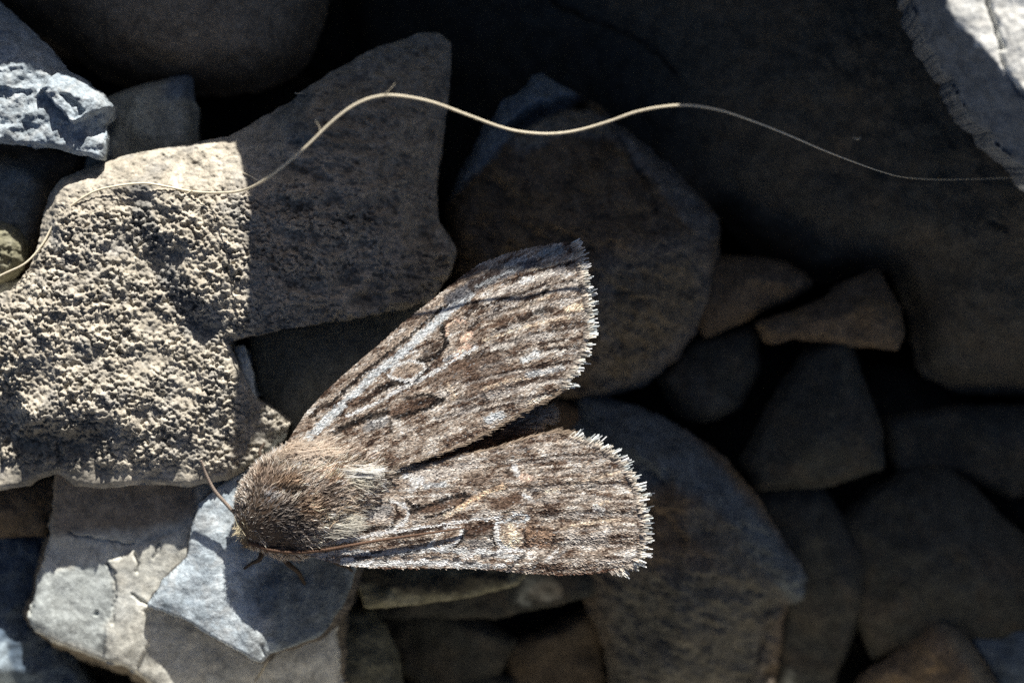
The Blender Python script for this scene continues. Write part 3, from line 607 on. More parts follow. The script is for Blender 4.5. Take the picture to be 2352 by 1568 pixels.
# strokes: (points, half width, soft, colour, strength)
def strokes_upper():
    S = []
    a = lambda pts, w, c, k=0.85, conv=A: S.append((conv(pts), w / 2.613 * 0.7656, c, k))
    a([(0, 1150), (450, 1050), (700, 1150), (300, 1250)], 110, BRN, 0.55, Bc)
    a([(150, 1050), (500, 1000)], 80, BRN, 0.6, Bc); a([(250, 990), (560, 900)], 40, DRK, 0.6, Bc)
    a([(100, 1540), (570, 1100), (850, 880), (1160, 590), (1400, 380), (1600, 260)], 26, TANC, 0.8)
    a([(330, 1370), (620, 1100), (900, 880), (1180, 640), (1400, 450)], 22, BLK, 0.8)
    a([(200, 1440), (320, 1340)], 30, DRK, 0.8)
    a([(130, 1660), (250, 1550), (400, 1400), (560, 1260), (700, 1110), (860, 1000), (1000, 870), (1150, 740), (1280, 620), (1450, 490)], 48, BLUEW, 0.9)
    a([(500, 1330), (640, 1300), (760, 1220)], 36, BRN, 0.8)
    a([(730, 1240), (830, 1185), (960, 1175)], 40, BLK, 0.95); a([(600, 1340), (720, 1250)], 28, DRK, 0.9)
    a([(480, 1440), (620, 1380), (760, 1310), (900, 1230), (1050, 1160), (1200, 1080), (1330, 1000), (1500, 900)], 20, WHITE, 0.85)
    a([(400, 1560), (520, 1500), (660, 1440), (800, 1410)], 40, BLK, 0.8)
    a([(650, 1530), (780, 1470)], 55, GREY, 0.75); a([(700, 1480), (800, 1450)], 14, WHITE, 0.7)
    a([(860, 1410), (1000, 1350), (1150, 1320)], 60, BRN, 0.85)
    a([(950, 1300), (1090, 1272), (1240, 1300)], 22, BLK, 0.95); a([(850, 1450), (1000, 1410), (1150, 1360), (1235, 1308)], 26, BLK, 0.9); a([(1000, 1340), (1180, 1310)], 24, DRK, 0.9)
    a([(830, 1480), (830, 1560)], 22, BLK, 0.7)
    a([(1040, 1010), (1190, 970), (1270, 870), (1240, 740)], 36, BLK, 0.9); a([(1100, 950), (1200, 880)], 40, DRK, 0.7)
    a([(880, 1100), (960, 1070), (1040, 1060)], 60, TANC, 0.9)
    a([(815, 1120), (870, 1040), (990, 1005), (1090, 1030), (1100, 1080), (1010, 1150), (900, 1160), (830, 1130)], 17, WHITE, 0.85)
    a([(1090, 1000), (1130, 1060), (1040, 1150)], 12, BLK, 0.9)
    a([(1300, 760), (1360, 720)], 50, TANC, 0.8); a([(1270, 800), (1280, 730), (1340, 690), (1420, 700)], 14, PINK, 0.8)
    a([(1400, 840), (1455, 795)], 36, PINK, 0.95); a([(1340, 960), (1390, 910), (1440, 890)], 34, PINK, 0.85); a([(1250, 1000), (1350, 950)], 20, WHITE, 0.7)
    a([(1430, 640), (1500, 560)], 40, DRK, 0.8); a([(1450, 760), (1520, 680)], 24, DRK, 0.8)
    b = lambda pts, w, c, k=0.85: a(pts, w, c, k, Bc)
    b([(120, 520), (400, 370), (620, 280), (760, 250)], 75, (92, 92, 96), 0.9); b([(300, 420), (480, 320)], 60, DRK, 0.75)  # grey blue shade over the leading edge, painted into the wing colour
    b([(560, 250), (700, 210)], 40, BLUEW, 0.5); b([(850, 160), (980, 140)], 62, (150, 160, 164), 0.8); b([(1030, 130), (1090, 150)], 22, DRK, 0.7)
    b([(330, 430), (520, 330), (700, 270)], 20, BLUEW, 0.4)
    b([(700, 340), (900, 285), (1090, 235)], 20, DRK, 0.9); b([(540, 400), (700, 345)], 18, DRK, 0.7)  # first dark line is painted where the fibre's shadow falls
    b([(720, 300), (1000, 240), (1120, 190)], 14, CREAM, 0.7)
    b([(430, 510), (560, 450), (700, 390), (1000, 290)], 40, PALE, 0.8); b([(680, 380), (760, 360)], 30, WHITE, 0.7)
    b([(300, 600), (500, 545), (700, 470), (870, 400)], 10, DRK, 0.85); b([(330, 740), (450, 650), (620, 560)], 10, BRN, 0.9)
    b([(430, 640), (640, 560)], 30, PALE, 0.6); b([(350, 770), (540, 700), (760, 610)], 12, BRN, 0.9)
    b([(940, 440), (1000, 400), (1080, 380), (1140, 410), (1165, 500)], 12, DRK, 0.85); b([(980, 450), (1100, 430)], 46, PALE, 0.6)
    b([(840, 480), (890, 430)], 26, BLK, 0.85); b([(700, 540), (800, 500)], 24, DRK, 0.85); b([(800, 620), (860, 610)], 34, BLK, 0.8); b([(670, 680), (760, 640)], 26, DRK, 0.85); b([(870, 600), (930, 595)], 22, DRK, 0.8)
    b([(470, 610), (510, 590)], 24, DRK, 0.8); b([(480, 770), (560, 730)], 26, DRK, 0.8); b([(880, 770), (940, 770)], 24, DRK, 0.7)
    b([(600, 620), (760, 560), (900, 500)], 16, CREAM, 0.5); b([(380, 850), (600, 770), (850, 700), (1060, 660)], 12, CREAM, 0.55)
    b([(1050, 600), (1160, 580)], 44, CREAM, 0.8); b([(900, 730), (1050, 715), (1170, 700)], 18, DRK, 0.75)
    b([(560, 880), (700, 820), (900, 820)], 50, PALE, 0.5); b([(450, 900), (540, 880)], 36, PALE, 0.7)
    b([(820, 880), (960, 850), (1150, 820)], 12, DRK, 0.8); b([(830, 940), (940, 900), (1160, 890)], 20, DRK, 0.75); b([(950, 950), (1150, 930)], 18, PALE, 0.7)
    b([(700, 990), (800, 950)], 44, BLUEW, 0.75); b([(500, 1110), (700, 1060), (860, 1030), (1050, 1010)], 12, DRK, 0.85); b([(730, 1110), (850, 1090), (1000, 1060)], 36, BLUEW, 0.6)
    b([(380, 1220), (560, 1160), (720, 1140)], 22, CREAM, 0.55); b([(560, 1220), (700, 1160), (860, 1130), (1020, 1118)], 11, DRK, 0.85)
    b([(400, 1300), (600, 1250), (800, 1190), (980, 1150)], 30, PALE, 0.6); b([(300, 1400), (500, 1365), (760, 1290), (970, 1230)], 12, DRK, 0.9); b([(720, 1330), (960, 1255)], 16, CREAM, 0.7)
    b([(420, 1460), (520, 1420)], 46, BLUEW, 0.8); b([(200, 1300), (330, 1290)], 30, DRK, 0.5); b([(380, 1280), (420, 1320)], 30, DRK, 0.6); b([(0, 1330), (60, 1310)], 34, BLK, 0.7)
    b([(150, 1400), (330, 1380)], 40, PALE, 0.5); b([(100, 1180), (160, 1300)], 26, CREAM, 0.4)
    return S
def strokes_lower():
    S = []
    def a(pts, w, c, k=0.85): S.append((L7(pts), w / 2.297 * 0.7656, c, k))
    a([(420, 170), (560, 150), (760, 110), (900, 60)], 60, PALE, 0.6); a([(430, 150), (540, 170), (470, 240)], 34, WHITE, 0.7); a([(560, 210), (700, 200)], 26, BLUEW, 0.6)
    a([(340, 190), (430, 180)], 32, TANC, 0.8); a([(850, 120), (960, 160)], 40, TANC, 0.6); a([(900, 180), (1000, 170)], 36, BRN, 0.5)
    a([(150, 400), (300, 380)], 70, GREY, 0.75); a([(180, 420), (280, 420)], 36, PALE, 0.6)
    a([(280, 330), (380, 320)], 14, BLK, 0.7); a([(370, 350), (385, 400), (360, 450)], 20, DRK, 0.9)
    a([(340, 320), (410, 335), (450, 385), (440, 440), (380, 490), (300, 525)], 20, WHITE, 0.9)
    a([(-60, 520), (60, 500), (180, 505), (340, 485)], 26, BLK, 0.95); a([(-150, 560), (0, 550)], 18, DRK, 0.8)
    a([(560, 370), (700, 345), (800, 310)], 44, BRN, 0.85)
    a([(440, 320), (480, 350), (540, 360), (640, 325), (740, 285), (870, 275)], 20, BLK, 0.95); a([(470, 380), (520, 350)], 30, BLK, 0.8)
    a([(580, 425), (700, 395), (790, 350), (860, 290)], 9, BLK, 0.9); a([(480, 480), (600, 425)], 14, DRK, 0.5)
    a([(790, 370), (880, 310), (960, 270), (1110, 210)], 28, (218, 190, 160), 0.9); a([(700, 420), (820, 370)], 22, CREAM, 0.5)
    a([(1050, 340), (1190, 290)], 66, BRN, 0.75); a([(1110, 392), (1180, 370)], 14, BLK, 0.8); a([(900, 420), (1000, 380)], 26, PALE, 0.6)
    a([(320, 540), (480, 530), (640, 495), (730, 480)], 22, DRK, 0.95); a([(330, 600), (470, 595), (610, 575)], 20, DRK, 0.95)
    a([(-150, 625), (0, 590), (150, 560), (300, 532), (500, 500), (700, 468), (900, 440), (1090, 425)], 12, WHITE, 0.95); a([(-60, 590), (130, 560), (260, 530)], 20, WHITE, 0.6)
    a([(860, 530), (1040, 490)], 58, (78, 58, 46), 0.95); a([(860, 545), (1030, 555)], 14, BLK, 0.7); a([(900, 500), (1020, 460)], 14, DRK, 0.7)
    a([(880, 600), (1020, 610)], 40, GREY, 0.6)
    a([(640, 590), (700, 550), (770, 520)], 46, TANC, 0.85); a([(600, 620), (640, 560), (720, 490), (800, 490), (830, 530), (770, 600), (690, 640), (610, 640)], 15, WHITE, 0.9); a([(690, 570), (760, 540)], 14, BRN, 0.8)
    a([(845, 520), (820, 580), (760, 630)], 9, BLK, 0.9)
    a([(1130, 560), (1170, 600)], 70, CREAM, 0.8); a([(1065, 490), (1050, 540), (1080, 610), (1150, 650), (1240, 650)], 22, WHITE, 0.85); a([(1150, 480), (1190, 530), (1230, 600)], 24, CREAM, 0.95); a([(1110, 540), (1130, 600)], 13, TANC, 0.9)
    a([(1035, 500), (1028, 560), (1045, 620)], 12, BLK, 0.9)
    a([(1060, 465), (1140, 440), (1230, 455), (1275, 425), (1265, 395), (1180, 408)], 13, BLUEW, 0.85); a([(1150, 450), (1210, 430)], 12, DRK, 0.6)
    a([(1260, 530), (1420, 530)], 60, (148, 122, 100), 0.85); a([(1270, 600), (1400, 610)], 44, (138, 112, 92), 0.8); a([(1240, 500), (1260, 600), (1280, 640)], 12, DRK, 0.85); a([(1300, 505), (1450, 515)], 8, DRK, 0.8); a([(1465, 530), (1450, 590), (1420, 650)], 14, DRK, 0.8)
    for p in ([(0, 660), (300, 680), (600, 640), (900, 660), (1200, 700)], [(0, 740), (200, 740), (420, 740), (700, 740), (1000, 760)]): a(p, 30, BLUEW, 0.6)
    for q in ((30, 720), (160, 750), (370, 740), (540, 730), (680, 750), (850, 700), (1080, 760), (640, 640), (950, 650), (1100, 660)): a([(q[0] - 30, q[1]), (q[0] + 35, q[1] - 8)], 20, WHITE, 0.8)
    for q in ((230, 665), (130, 700), (270, 720), (450, 700), (760, 720), (620, 700), (1000, 690), (880, 740), (480, 660), (330, 690)): a([(q[0] - 45, q[1] + 4), (q[0] + 40, q[1] - 4)], 14, (62, 60, 62), 0.85)
    a([(1140, 790), (1180, 740), (1250, 690)], 20, (70, 68, 68), 0.8); a([(1300, 780), (1340, 730), (1380, 700)], 18, (80, 76, 72), 0.7); a([(1400, 720), (1480, 650)], 16, WHITE, 0.6); a([(1450, 720), (1540, 650)], 16, GREY, 0.6)
    a([(-150, 790), (300, 780), (700, 790), (1100, 815), (1400, 825), (1700, 812), (1900, 780)], 9, (96, 70, 54), 0.9)
    a([(1690, 222), (1740, 205)], 15, BLK, 0.85); a([(1690, 475), (1740, 452), (1820, 440)], 16, BLK, 0.9); a([(1290, 240), (1340, 255)], 24, DRK, 0.9); a([(1380, 320), (1410, 335)], 15, DRK, 0.8); a([(1290, 372), (1300, 375)], 16, DRK, 0.8); a([(1370, 405), (1460, 410)], 26, DRK, 0.6)
    a([(1520, 140), (1640, 105)], 14, DRK, 0.7); a([(1470, 60), (1530, 45)], 26, BRN, 0.8); a([(1130, 110), (1150, 130)], 26, DRK, 0.6); a([(1180, 80), (1200, 130)], 30, WHITE, 0.7); a([(1240, 150), (1280, 160)], 40, PINK, 0.6); a([(1020, 30), (1080, 50)], 26, BRN, 0.7)
    a([(1350, 210), (1450, 180)], 36, TANC, 0.7); a([(1400, 250), (1600, 190), (1750, 150), (1900, 110)], 10, CREAM, 0.6); a([(1300, 320), (1500, 270), (1700, 280), (1850, 300)], 10, PALE, 0.6); a([(1720, 340), (1830, 310)], 16, CREAM, 0.6)
    a([(1500, 260), (1650, 220)], 8, DRK, 0.6); a([(1540, 330), (1700, 310)], 8, DRK, 0.5); a([(1480, 440), (1680, 420)], 8, DRK, 0.5); a([(1500, 500), (1900, 430)], 10, CREAM, 0.6); a([(1700, 160), (1900, 90)], 8, DRK, 0.5)
    a([(1740, 350), (1790, 380)], 34, WHITE, 0.6); a([(1240, 270), (1290, 300)], 20, WHITE, 0.8); a([(1550, 600), (1800, 560)], 50, PALE, 0.5); a([(1820, 560), (1900, 640)], 30, BRN, 0.45); a([(1960, 700), (2040, 680)], 46, WHITE, 0.5); a([(1640, 720), (1750, 690)], 40, TANC, 0.6)
    for q in ((1990, 190), (2010, 290), (2035, 380), (2045, 470), (2045, 560), (2040, 640), (1960, 140), (1880, 70)): a([(q[0] - 14, q[1] + 4), (q[0] + 6, q[1] - 4)], 14, BRN, 0.75)
    return S

def wing_colour(x, y, ax, S, seed, dither=0.0):
    u, v = uv(ax, x, y)
    n1 = fbm(u / 100, v / 10, seed, 3); n2 = fbm(u / 26, v / 5, seed + 3, 3); n3 = fbm(x / 7, y / 7, seed + 6, 2); n4 = fbm(u / 50, v / 30, seed + 12, 2)
    t = np.clip(0.55 + 0.36 * n1 + 0.34 * n2 + 0.26 * n3 + 0.44 * n4, 0, 1)
    P = np.array([lin(c) for c in (DRK, BRN, (150, 136, 122), (182, 172, 160), (214, 208, 200))])
    c = np.stack([np.interp(t, [0.02, 0.27, 0.52, 0.78, 1.0], P[:, k]) for k in range(3)], 1)
    jx = x + 2.3 * fbm(x / 6, y / 6, seed + 9, 2) + 2.5 * fbm(x / 22, y / 22, seed + 15, 2); jy = y + 2.3 * fbm(x / 6 + 50, y / 6, seed + 10, 2) + 3 * fbm(x / 22 + 9, y / 22, seed + 16, 2)
    for pts, w, cc, k in S:
        w = max(w, 5.0)
        d = seg_dist(jx, jy, pts)
        f = (1 - sstep(w * 0.48, w * 0.82, d + dither * R.normal(0, 1, x.shape) * (1 + 0.12 * w))) * min(1.0, k * 1.2)
        f = np.clip(f * ((0.92 + 0.35 * n2) if sum(cc) < 420 else (0.80 + 0.6 * n2)), 0, 1)[:, None]
        c = c * (1 - f) + np.array(lin(cc)) * f
    return c

def scatter(poly, sx, sy, ax):
    P = np.array(poly); u, v = uv(ax, P[:, 0], P[:, 1])
    gu, gv = np.meshgrid(np.arange(u.min(), u.max(), sx), np.arange(v.min(), v.max(), sy))
    gu = gu + (np.arange(gu.shape[0])[:, None] % 2) * sx / 2
    gu = gu.ravel() + R.uniform(-.45, .45, gu.size) * sx; gv = gv.ravel() + R.uniform(-.45, .45, gv.size) * sy
    o, d, L = ax
    x = o[0] + gu * d[0] - gv * d[1]; y = o[1] + gu * d[1] + gv * d[0]
    k = inside(x, y, poly); return x[k], y[k]

def ribbons(name, x, y, z, ang, length, width, lift, curl, colour, mat, parent, tip=0.3, rows=3, mid=1.0, tipcol=1.1, side=None, kind="stuff"):
    """small tapered blades rooted at (x, y, z); ang in tracing units, lift = rise in mm at the tip"""
    n = len(x); X, Y, Z = [], [], []
    c, s = np.cos(ang), np.sin(ang)
    for r in range(rows):
        t = r / (rows - 1)
        w = width * (0.55 * (1 - t) + 4 * t * (1 - t) * (mid - (0.55 + tip) / 2 * 1.0) * 0.5 + tip * t) if rows > 2 else width
        w = np.maximum(w, width * 0.08)
        bx = x + c * length * t - s * curl * t * t; by = y + s * length * t + c * curl * t * t
        bz = z + lift * (t ** 0.8) * (1 if rows < 4 else 1)
        if rows >= 4: bz = z + lift * np.sin(np.pi * np.minimum(1, t * 0.62))
        for q in (-1, 1):
            X.append(bx - s * w / 2 * q); Y.append(by + c * w / 2 * q); Z.append(bz + (0 if side is None else q * side))
    X, Y, Z = [np.stack(a, 1) for a in (X, Y, Z)]
    wx, wy = to_mm(X.ravel(), Y.ravel(), 0)
    co = np.stack([wx, wy, Z.ravel()], 1); m = rows * 2
    base = np.arange(n)[:, None] * m
    F = np.concatenate([base + np.array([2 * r, 2 * r + 1, 2 * r + 3, 2 * r + 2])[None] for r in range(rows - 1)])
    ct = np.concatenate([np.repeat(colour * (0.85 + (tipcol - 0.85) * r / (rows - 1)), 2, 0).reshape(n, 2, 3) for r in range(rows)], 1).reshape(-1, 3)
    C = np.concatenate([np.clip(ct, 0, 0.9), np.ones((len(ct), 1))], 1)
    o = make_mesh(name, co, [F], mat, C, parent, smooth=False)
    o["kind"] = kind
    return o

def solid_sheet(name, poly, zfn, thick, mat, parent, colfn, step=5):
    X, Y, U, xs, ys, quads, rim, rv, N = clip_grid(poly, step, 0, 3)
    z = zfn(xs, ys); n = len(xs)
    wx, wy = to_mm(np.concatenate([xs, xs]), np.concatenate([ys, ys]), 0)
    co = np.stack([wx, wy, np.concatenate([z, z - thick])], 1)
    F = np.concatenate([quads, quads[:, ::-1] + n, np.stack([rim[:, 1], rim[:, 0], rim[:, 0] + n, rim[:, 1] + n], 1)])
    c = colfn(xs, ys); C = np.concatenate([np.concatenate([c, c]), np.ones((2 * n, 1))], 1)
    return make_mesh(name, co, [F], mat, C, parent)

ALB = 1.25
def make_wing(poly, ax, zfn, S, seed, margin, inner, label):
    w = solid_sheet("forewing", poly, lambda x, y: zfn(x, y) - 0.06, 0.05, M_mem, moth, lambda x, y: wing_colour(x, y, ax, S, seed) * 0.6)
    w["label"] = label
    x, y = scatter(poly, 2.7, 1.8, ax); n = len(x)
    c = wing_colour(x, y, ax, S, seed, 0.5) * ALB
    c = c * np.clip(R.normal(1, 0.2, n), 0.45, 1.7)[:, None]
    odd = R.rand(n); c[odd < 0.03] *= 0.5; k = odd > 0.975; c[k] = c[k] * 0.4 + 0.42 * np.array([0.95, 0.98, 1.0]) * 0.6
    a0 = math.atan2(ax[1][1], ax[1][0]); u, v = uv(ax, x, y)
    ang = a0 + v / 900 * (1 if ax is AX_L else 1) + R.normal(0, 0.22, n)
    ribbons("wing_scale_cover", x, y, zfn(x, y), ang, R.uniform(5.0, 7.6, n), R.uniform(2.3, 3.3, n), R.uniform(0.0, 0.035, n), R.normal(0, .6, n), c, M_scale, w, tip=0.55, rows=3, mid=1.2, side=R.normal(0, 0.008, n))
    # fringe along the outer margin: clumped spatulate scales in three lengths
    P = np.array(margin, float); seg = np.hypot(*np.diff(P, axis=0).T); cum = np.concatenate([[0], np.cumsum(seg)])
    for lay, (num, l0, l1, cc, inset, zz) in enumerate(((int(cum[-1] / 1.0), 12, 20, (172, 162, 150), 4, 0.0), (int(cum[-1] / 1.3), 20, 32, (196, 190, 178), 3, -0.03), (int(cum[-1] / 2.6), 28, 44, (206, 214, 214), 2, -0.05))):
        t = R.uniform(0, cum[-1], num)
        if lay == 2: t = t[vnoise(t / 13, t * 0 + seed, None, 5) > -0.1]
        fx = np.interp(t, cum, P[:, 0]); fy = np.interp(t, cum, P[:, 1]); m = len(t)
        i = np.clip(np.searchsorted(cum, t) - 1, 0, len(P) - 2); T_ = P[i + 1] - P[i]; nrm = np.arctan2(-T_[:, 0], T_[:, 1])
        i2 = np.clip(i + 1, 0, len(P) - 2)
        an = 0.55 * np.arctan2(np.sin(nrm), np.cos(nrm)) + 0.45 * a0 + 0.12 * vnoise(t / 9, t * 0, None, seed) + R.normal(0, 0.05, m)
        clump = 0.85 + 0.45 * vnoise(t / 12, t * 0 + 3, None, seed + 2)
        ln = R.uniform(l0, l1, m) * np.clip(clump, 0.45, 1.25)
        cl = np.array(lin(cc)) * np.clip(R.normal(0.9, 0.22, m), 0.3, 1.4)[:, None] * ALB
        dk = vnoise(t / 16, t * 0 + 9, None, seed + 4) > 0.25
        cl[dk] *= 0.55
        ribbons("fringe", fx - np.cos(an) * inset, fy - np.sin(an) * inset, zfn(fx, fy) + zz, an, ln, R.uniform(2.2, 3.4, m), R.normal(0.03, 0.06, m), R.normal(0, 1.5, m), cl, M_scale, w, tip=0.75, rows=4, mid=0.9, tipcol=1.35, side=R.normal(0, 0.01, m))
    # short hairs along the inner margin
    P = np.array(inner, float); seg = np.hypot(*np.diff(P, axis=0).T); cum = np.concatenate([[0], np.cumsum(seg)]); m = int(cum[-1] * 1.6)
    t = R.uniform(0, cum[-1], m); fx = np.interp(t, cum, P[:, 0]); fy = np.interp(t, cum, P[:, 1])
    an = a0 + (0.16 if ax is AX_U else -0.18) + R.normal(0, 0.10, m)
    cl = np.array(lin((168, 150, 130))) * np.clip(R.normal(0.75, 0.3, m), 0.2, 1.5)[:, None] * ALB
    ribbons("inner_fringe", fx, fy, zfn(fx, fy) - 0.03, an, R.uniform(16, 38, m), R.uniform(1.4, 2.4, m), R.normal(-0.02, 0.06, m), R.normal(0, 2, m), cl, M_scale, w, tip=0.3, rows=4)
    return w
def veins(S, start, ends):
    # fine dark veins fanning to the outer margin, each with a pale ridge beside it
    for k, (ex, ey) in enumerate(ends):
        sx, sy = start[k]
        pts = [(sx, sy), (sx * .5 + ex * .5 + 0.02 * (ey - sy), sy * .5 + ey * .5 - 0.03 * (ex - sx)), (ex, ey)]
        S.append((pts, 2.6 + 1.2 * (k % 3 == 0), DRK, 0.38 + 0.22 * (k % 2))); S.append(([(x, y + 6) for x, y in pts], 4.0, PALE, 0.35))
SU, SL = strokes_upper(), strokes_lower()
veins(SU, [(1120, 700), (1110, 730), (1130, 760), (1110, 800), (1100, 840), (1060, 880), (1040, 920), (1000, 960)], [(1330, 640), (1338, 680), (1343, 715), (1343, 750), (1338, 792), (1318, 832), (1295, 868), (1270, 902)])
veins(SL, [(1130, 1035), (1190, 1060), (1200, 1090), (1210, 1120), (1200, 1150), (1260, 1180), (1270, 1215), (1280, 1250), (1250, 1285)], [(1330, 1025), (1385, 1042), (1425, 1075), (1447, 1110), (1458, 1145), (1466, 1180), (1470, 1210), (1468, 1250), (1455, 1282)])
make_wing(UP, AX_U, z_up, SU, 101, UP[13:22], [(1285, 893), (1259, 911), (1200, 940), (1142, 975), (1060, 1018), (1000, 1043), (930, 1066), (880, 1080)], "forewing with a leading edge painted in dusky blue grey shade near its tip")
make_wing(LO, AX_L, z_lo, SL, 202, LO[12:25][::-1], [(1302, 1003), (1263, 993), (1220, 1004), (1165, 1020), (1110, 1038), (1044, 1050), (945, 1079), (880, 1098)], "forewing with a cream kidney mark and a straight white vein")

# hindwings, just showing in the gap between the forewings
hw_col = lambda x, y: np.array(lin((104, 82, 60))) * np.clip(0.75 + 0.4 * fbm(x / 40, y / 10, 55, 3), 0.3, 1.3)[:, None]
for poly, dz in (([(860, 1085), (1000, 1020), (1150, 930), (1240, 880), (1270, 915), (1285, 955), (1270, 985), (1220, 990), (1100, 1030), (930, 1080)], -2.2),
                 ([(860, 1110), (1000, 1060), (1180, 1005), (1290, 1010), (1390, 1080), (1400, 1180), (1300, 1250), (1000, 1230), (850, 1180)], -2.2)):
    h = solid_sheet("hindwing", poly, lambda x, y, dz=dz: dz + 0.06 * np.sin((x * 0.35 + y) / 11.0) + 0.0005 * (x - 1100) * -1, 0.05, M_mem, moth, hw_col)
    hx, hy = scatter(poly, 6, 4, AX_U); m = len(hx); cc = hw_col(hx, hy) * np.clip(R.normal(1, .25, m), .4, 1.6)[:, None]
    ribbons("hindwing_hair", hx, hy, dz + 0.06 * np.sin((hx * 0.35 + hy) / 11.0) - 0.0005 * (hx - 1100) + 0.02, np.full(m, -0.3) + R.normal(0, .15, m), R.uniform(10, 18, m), R.uniform(2.5, 4, m), R.uniform(0, .08, m), R.normal(0, 1, m), cc, M_scale, h, rows=3)

# body: one continuous lofted form (head, thorax, abdomen)
BS = [(545, 1232, -1.6, 3, .15), (549, 1230, -1.55, 22, .45), (558, 1226, -1.4, 42, .75), (575, 1215, -1.2, 72, 1.1), (600, 1200, -1.0, 96, 1.4), (640, 1176, -0.7, 116, 1.6), (690, 1150, -0.55, 122, 1.7), (740, 1126, -0.55, 112, 1.65), (790, 1104, -0.65, 92, 1.5),
      (840, 1085, -0.85, 72, 1.3), (900, 1064, -1.05, 58, 1.15), (1000, 1033, -1.3, 50, 1.05), (1100, 1003, -1.5, 44, 0.95), (1180, 978, -1.6, 34, .75), (1235, 960, -1.65, 20, .45), (1255, 954, -1.65, 3, .1)]
BS = np.array(BS); tt = np.linspace(0, len(BS) - 1, 90); BI = np.stack([np.interp(tt, np.arange(len(BS)), BS[:, k]) for k in range(5)], 1)
for _ in range(3): BI[1:-1] = BI[1:-1] * .5 + BI[:-2] * .25 + BI[2:] * .25
dirs = np.gradient(BI[:, :2], axis=0); dirs /= np.hypot(dirs[:, 0], dirs[:, 1])[:, None] + 1e-9
nang = 48; th = np.linspace(0, 2 * math.pi, nang, endpoint=False)
bx = BI[:, None, 0] - dirs[:, None, 1] * BI[:, None, 3] * np.cos(th)[None]; by = BI[:, None, 1] + dirs[:, None, 0] * BI[:, None, 3] * np.cos(th)[None]
bz = BI[:, None, 2] + BI[:, None, 4] * np.sin(th)[None]
wx, wy = to_mm(bx.ravel(), by.ravel(), 0); nb = len(BI)
F = []
for i in range(nb - 1):
    j = np.arange(nang); k = (j + 1) % nang
    F.append(np.stack([i * nang + j, i * nang + k, (i + 1) * nang + k, (i + 1) * nang + j], 1))
caps = [np.stack([np.full(nang - 2, 0), np.arange(1, nang - 1), np.arange(2, nang)], 1), (nb - 1) * nang + np.stack([np.full(nang - 2, 0), np.arange(1, nang - 1), np.arange(2, nang)], 1)]
bc = np.tile(np.array(list(np.array(lin((104, 86, 70))) * 0.7) + [1.0]), (len(wx), 1))
body = make_mesh("body", np.stack([wx, wy, bz.ravel()], 1), [np.concatenate(F)] + caps, M_body, bc, moth)

def fur_colour(x, y):
    n = fbm(x / 9, y / 9, 71, 3); c = np.array(lin((178, 167, 156)))[None] * np.ones((len(x), 1))
    for cx, cy, rx, ry, cc, k in ((655, 1200, 78, 58, (96, 91, 88), 0.85), (600, 1160, 34, 60, (110, 103, 96), 0.7), (612, 1090, 38, 34, (140, 124, 110), 0.7), (720, 1052, 90, 32, (196, 182, 168), 0.8), (668, 1100, 42, 16, (138, 116, 94), 0.8),
                                  (675, 1120, 40, 8, (48, 38, 30), 0.85), (625, 1135, 16, 22, (170, 170, 172), 0.7), (760, 1130, 26, 30, (76, 62, 52), 0.6), (770, 1085, 30, 22, (205, 178, 155), 0.7), (720, 1160, 36, 40, (142, 122, 102), 0.7), (560, 1225, 16, 34, (150, 138, 112), 0.8),
                                  (640, 1255, 60, 14, (120, 100, 82), 0.7), (780, 1190, 40, 22, (190, 182, 166), 0.6), (1050, 1020, 260, 60, (96, 66, 44), 0.9)):
        d = np.sqrt(((x - cx) / rx) ** 2 + ((y - cy) / ry) ** 2) + 0.25 * n
        f = ((1 - sstep(0.6, 1.15, d)) * k)[:, None]; c = c * (1 - f) + np.array(lin(cc)) * f
    return c * np.clip(1 + 0.85 * n, 0.3, 2.0)[:, None]
# fur rooted on the upper half of the body
nh = 44000
i = R.rand(nh) ** 1.0 * 88; i0 = i.astype(int); fr = (i - i0)[:, None]
row = BI[i0] * (1 - fr) + BI[np.minimum(i0 + 1, nb - 1)] * fr; dr = dirs[i0]
keep = R.rand(nh) < np.clip(row[:, 3] / 115, 0.15, 1); row, dr = row[keep], dr[keep]; nh = len(row)
t = R.uniform(-0.25, math.pi + 0.25, nh); cs, sn = np.cos(t), np.sin(t)
hx = row[:, 0] - dr[:, 1] * row[:, 3] * cs; hy = row[:, 1] + dr[:, 0] * row[:, 3] * cs; hz = row[:, 2] + row[:, 4] * sn * 0.98
base = np.arctan2(dr[:, 1], dr[:, 0]); back = sstep(640, 800, hx)
an = base + cs * (0.75 - 0.55 * back) + 0.6 * fbm(hx / 34, hy / 34, 81, 2) + 0.35 * fbm(hx / 10, hy / 10, 83, 2) + R.normal(0, 0.10, nh)
front = 1 - sstep(560, 620, hx); an = an + front * cs * 0.5
ln = R.uniform(18, 36, nh) * (0.65 + 0.5 * back) * (1 - 0.5 * front)
slope = (0.05 + 0.15 * R.rand(nh)) * (1 - 0.5 * back) * sn - 0.02
cl = fur_colour(hx + np.cos(an) * ln * .5, hy + np.sin(an) * ln * .5) * np.clip(R.normal(1.1, .33, nh), .25, 2.0)[:, None] * ALB
ribbons("fur", hx, hy, hz, an, ln, R.uniform(0.8, 1.7, nh), slope, R.normal(0, 4, nh), cl, M_fur, body, tip=0.2, rows=4, tipcol=1.35, side=R.normal(0, .02, nh))
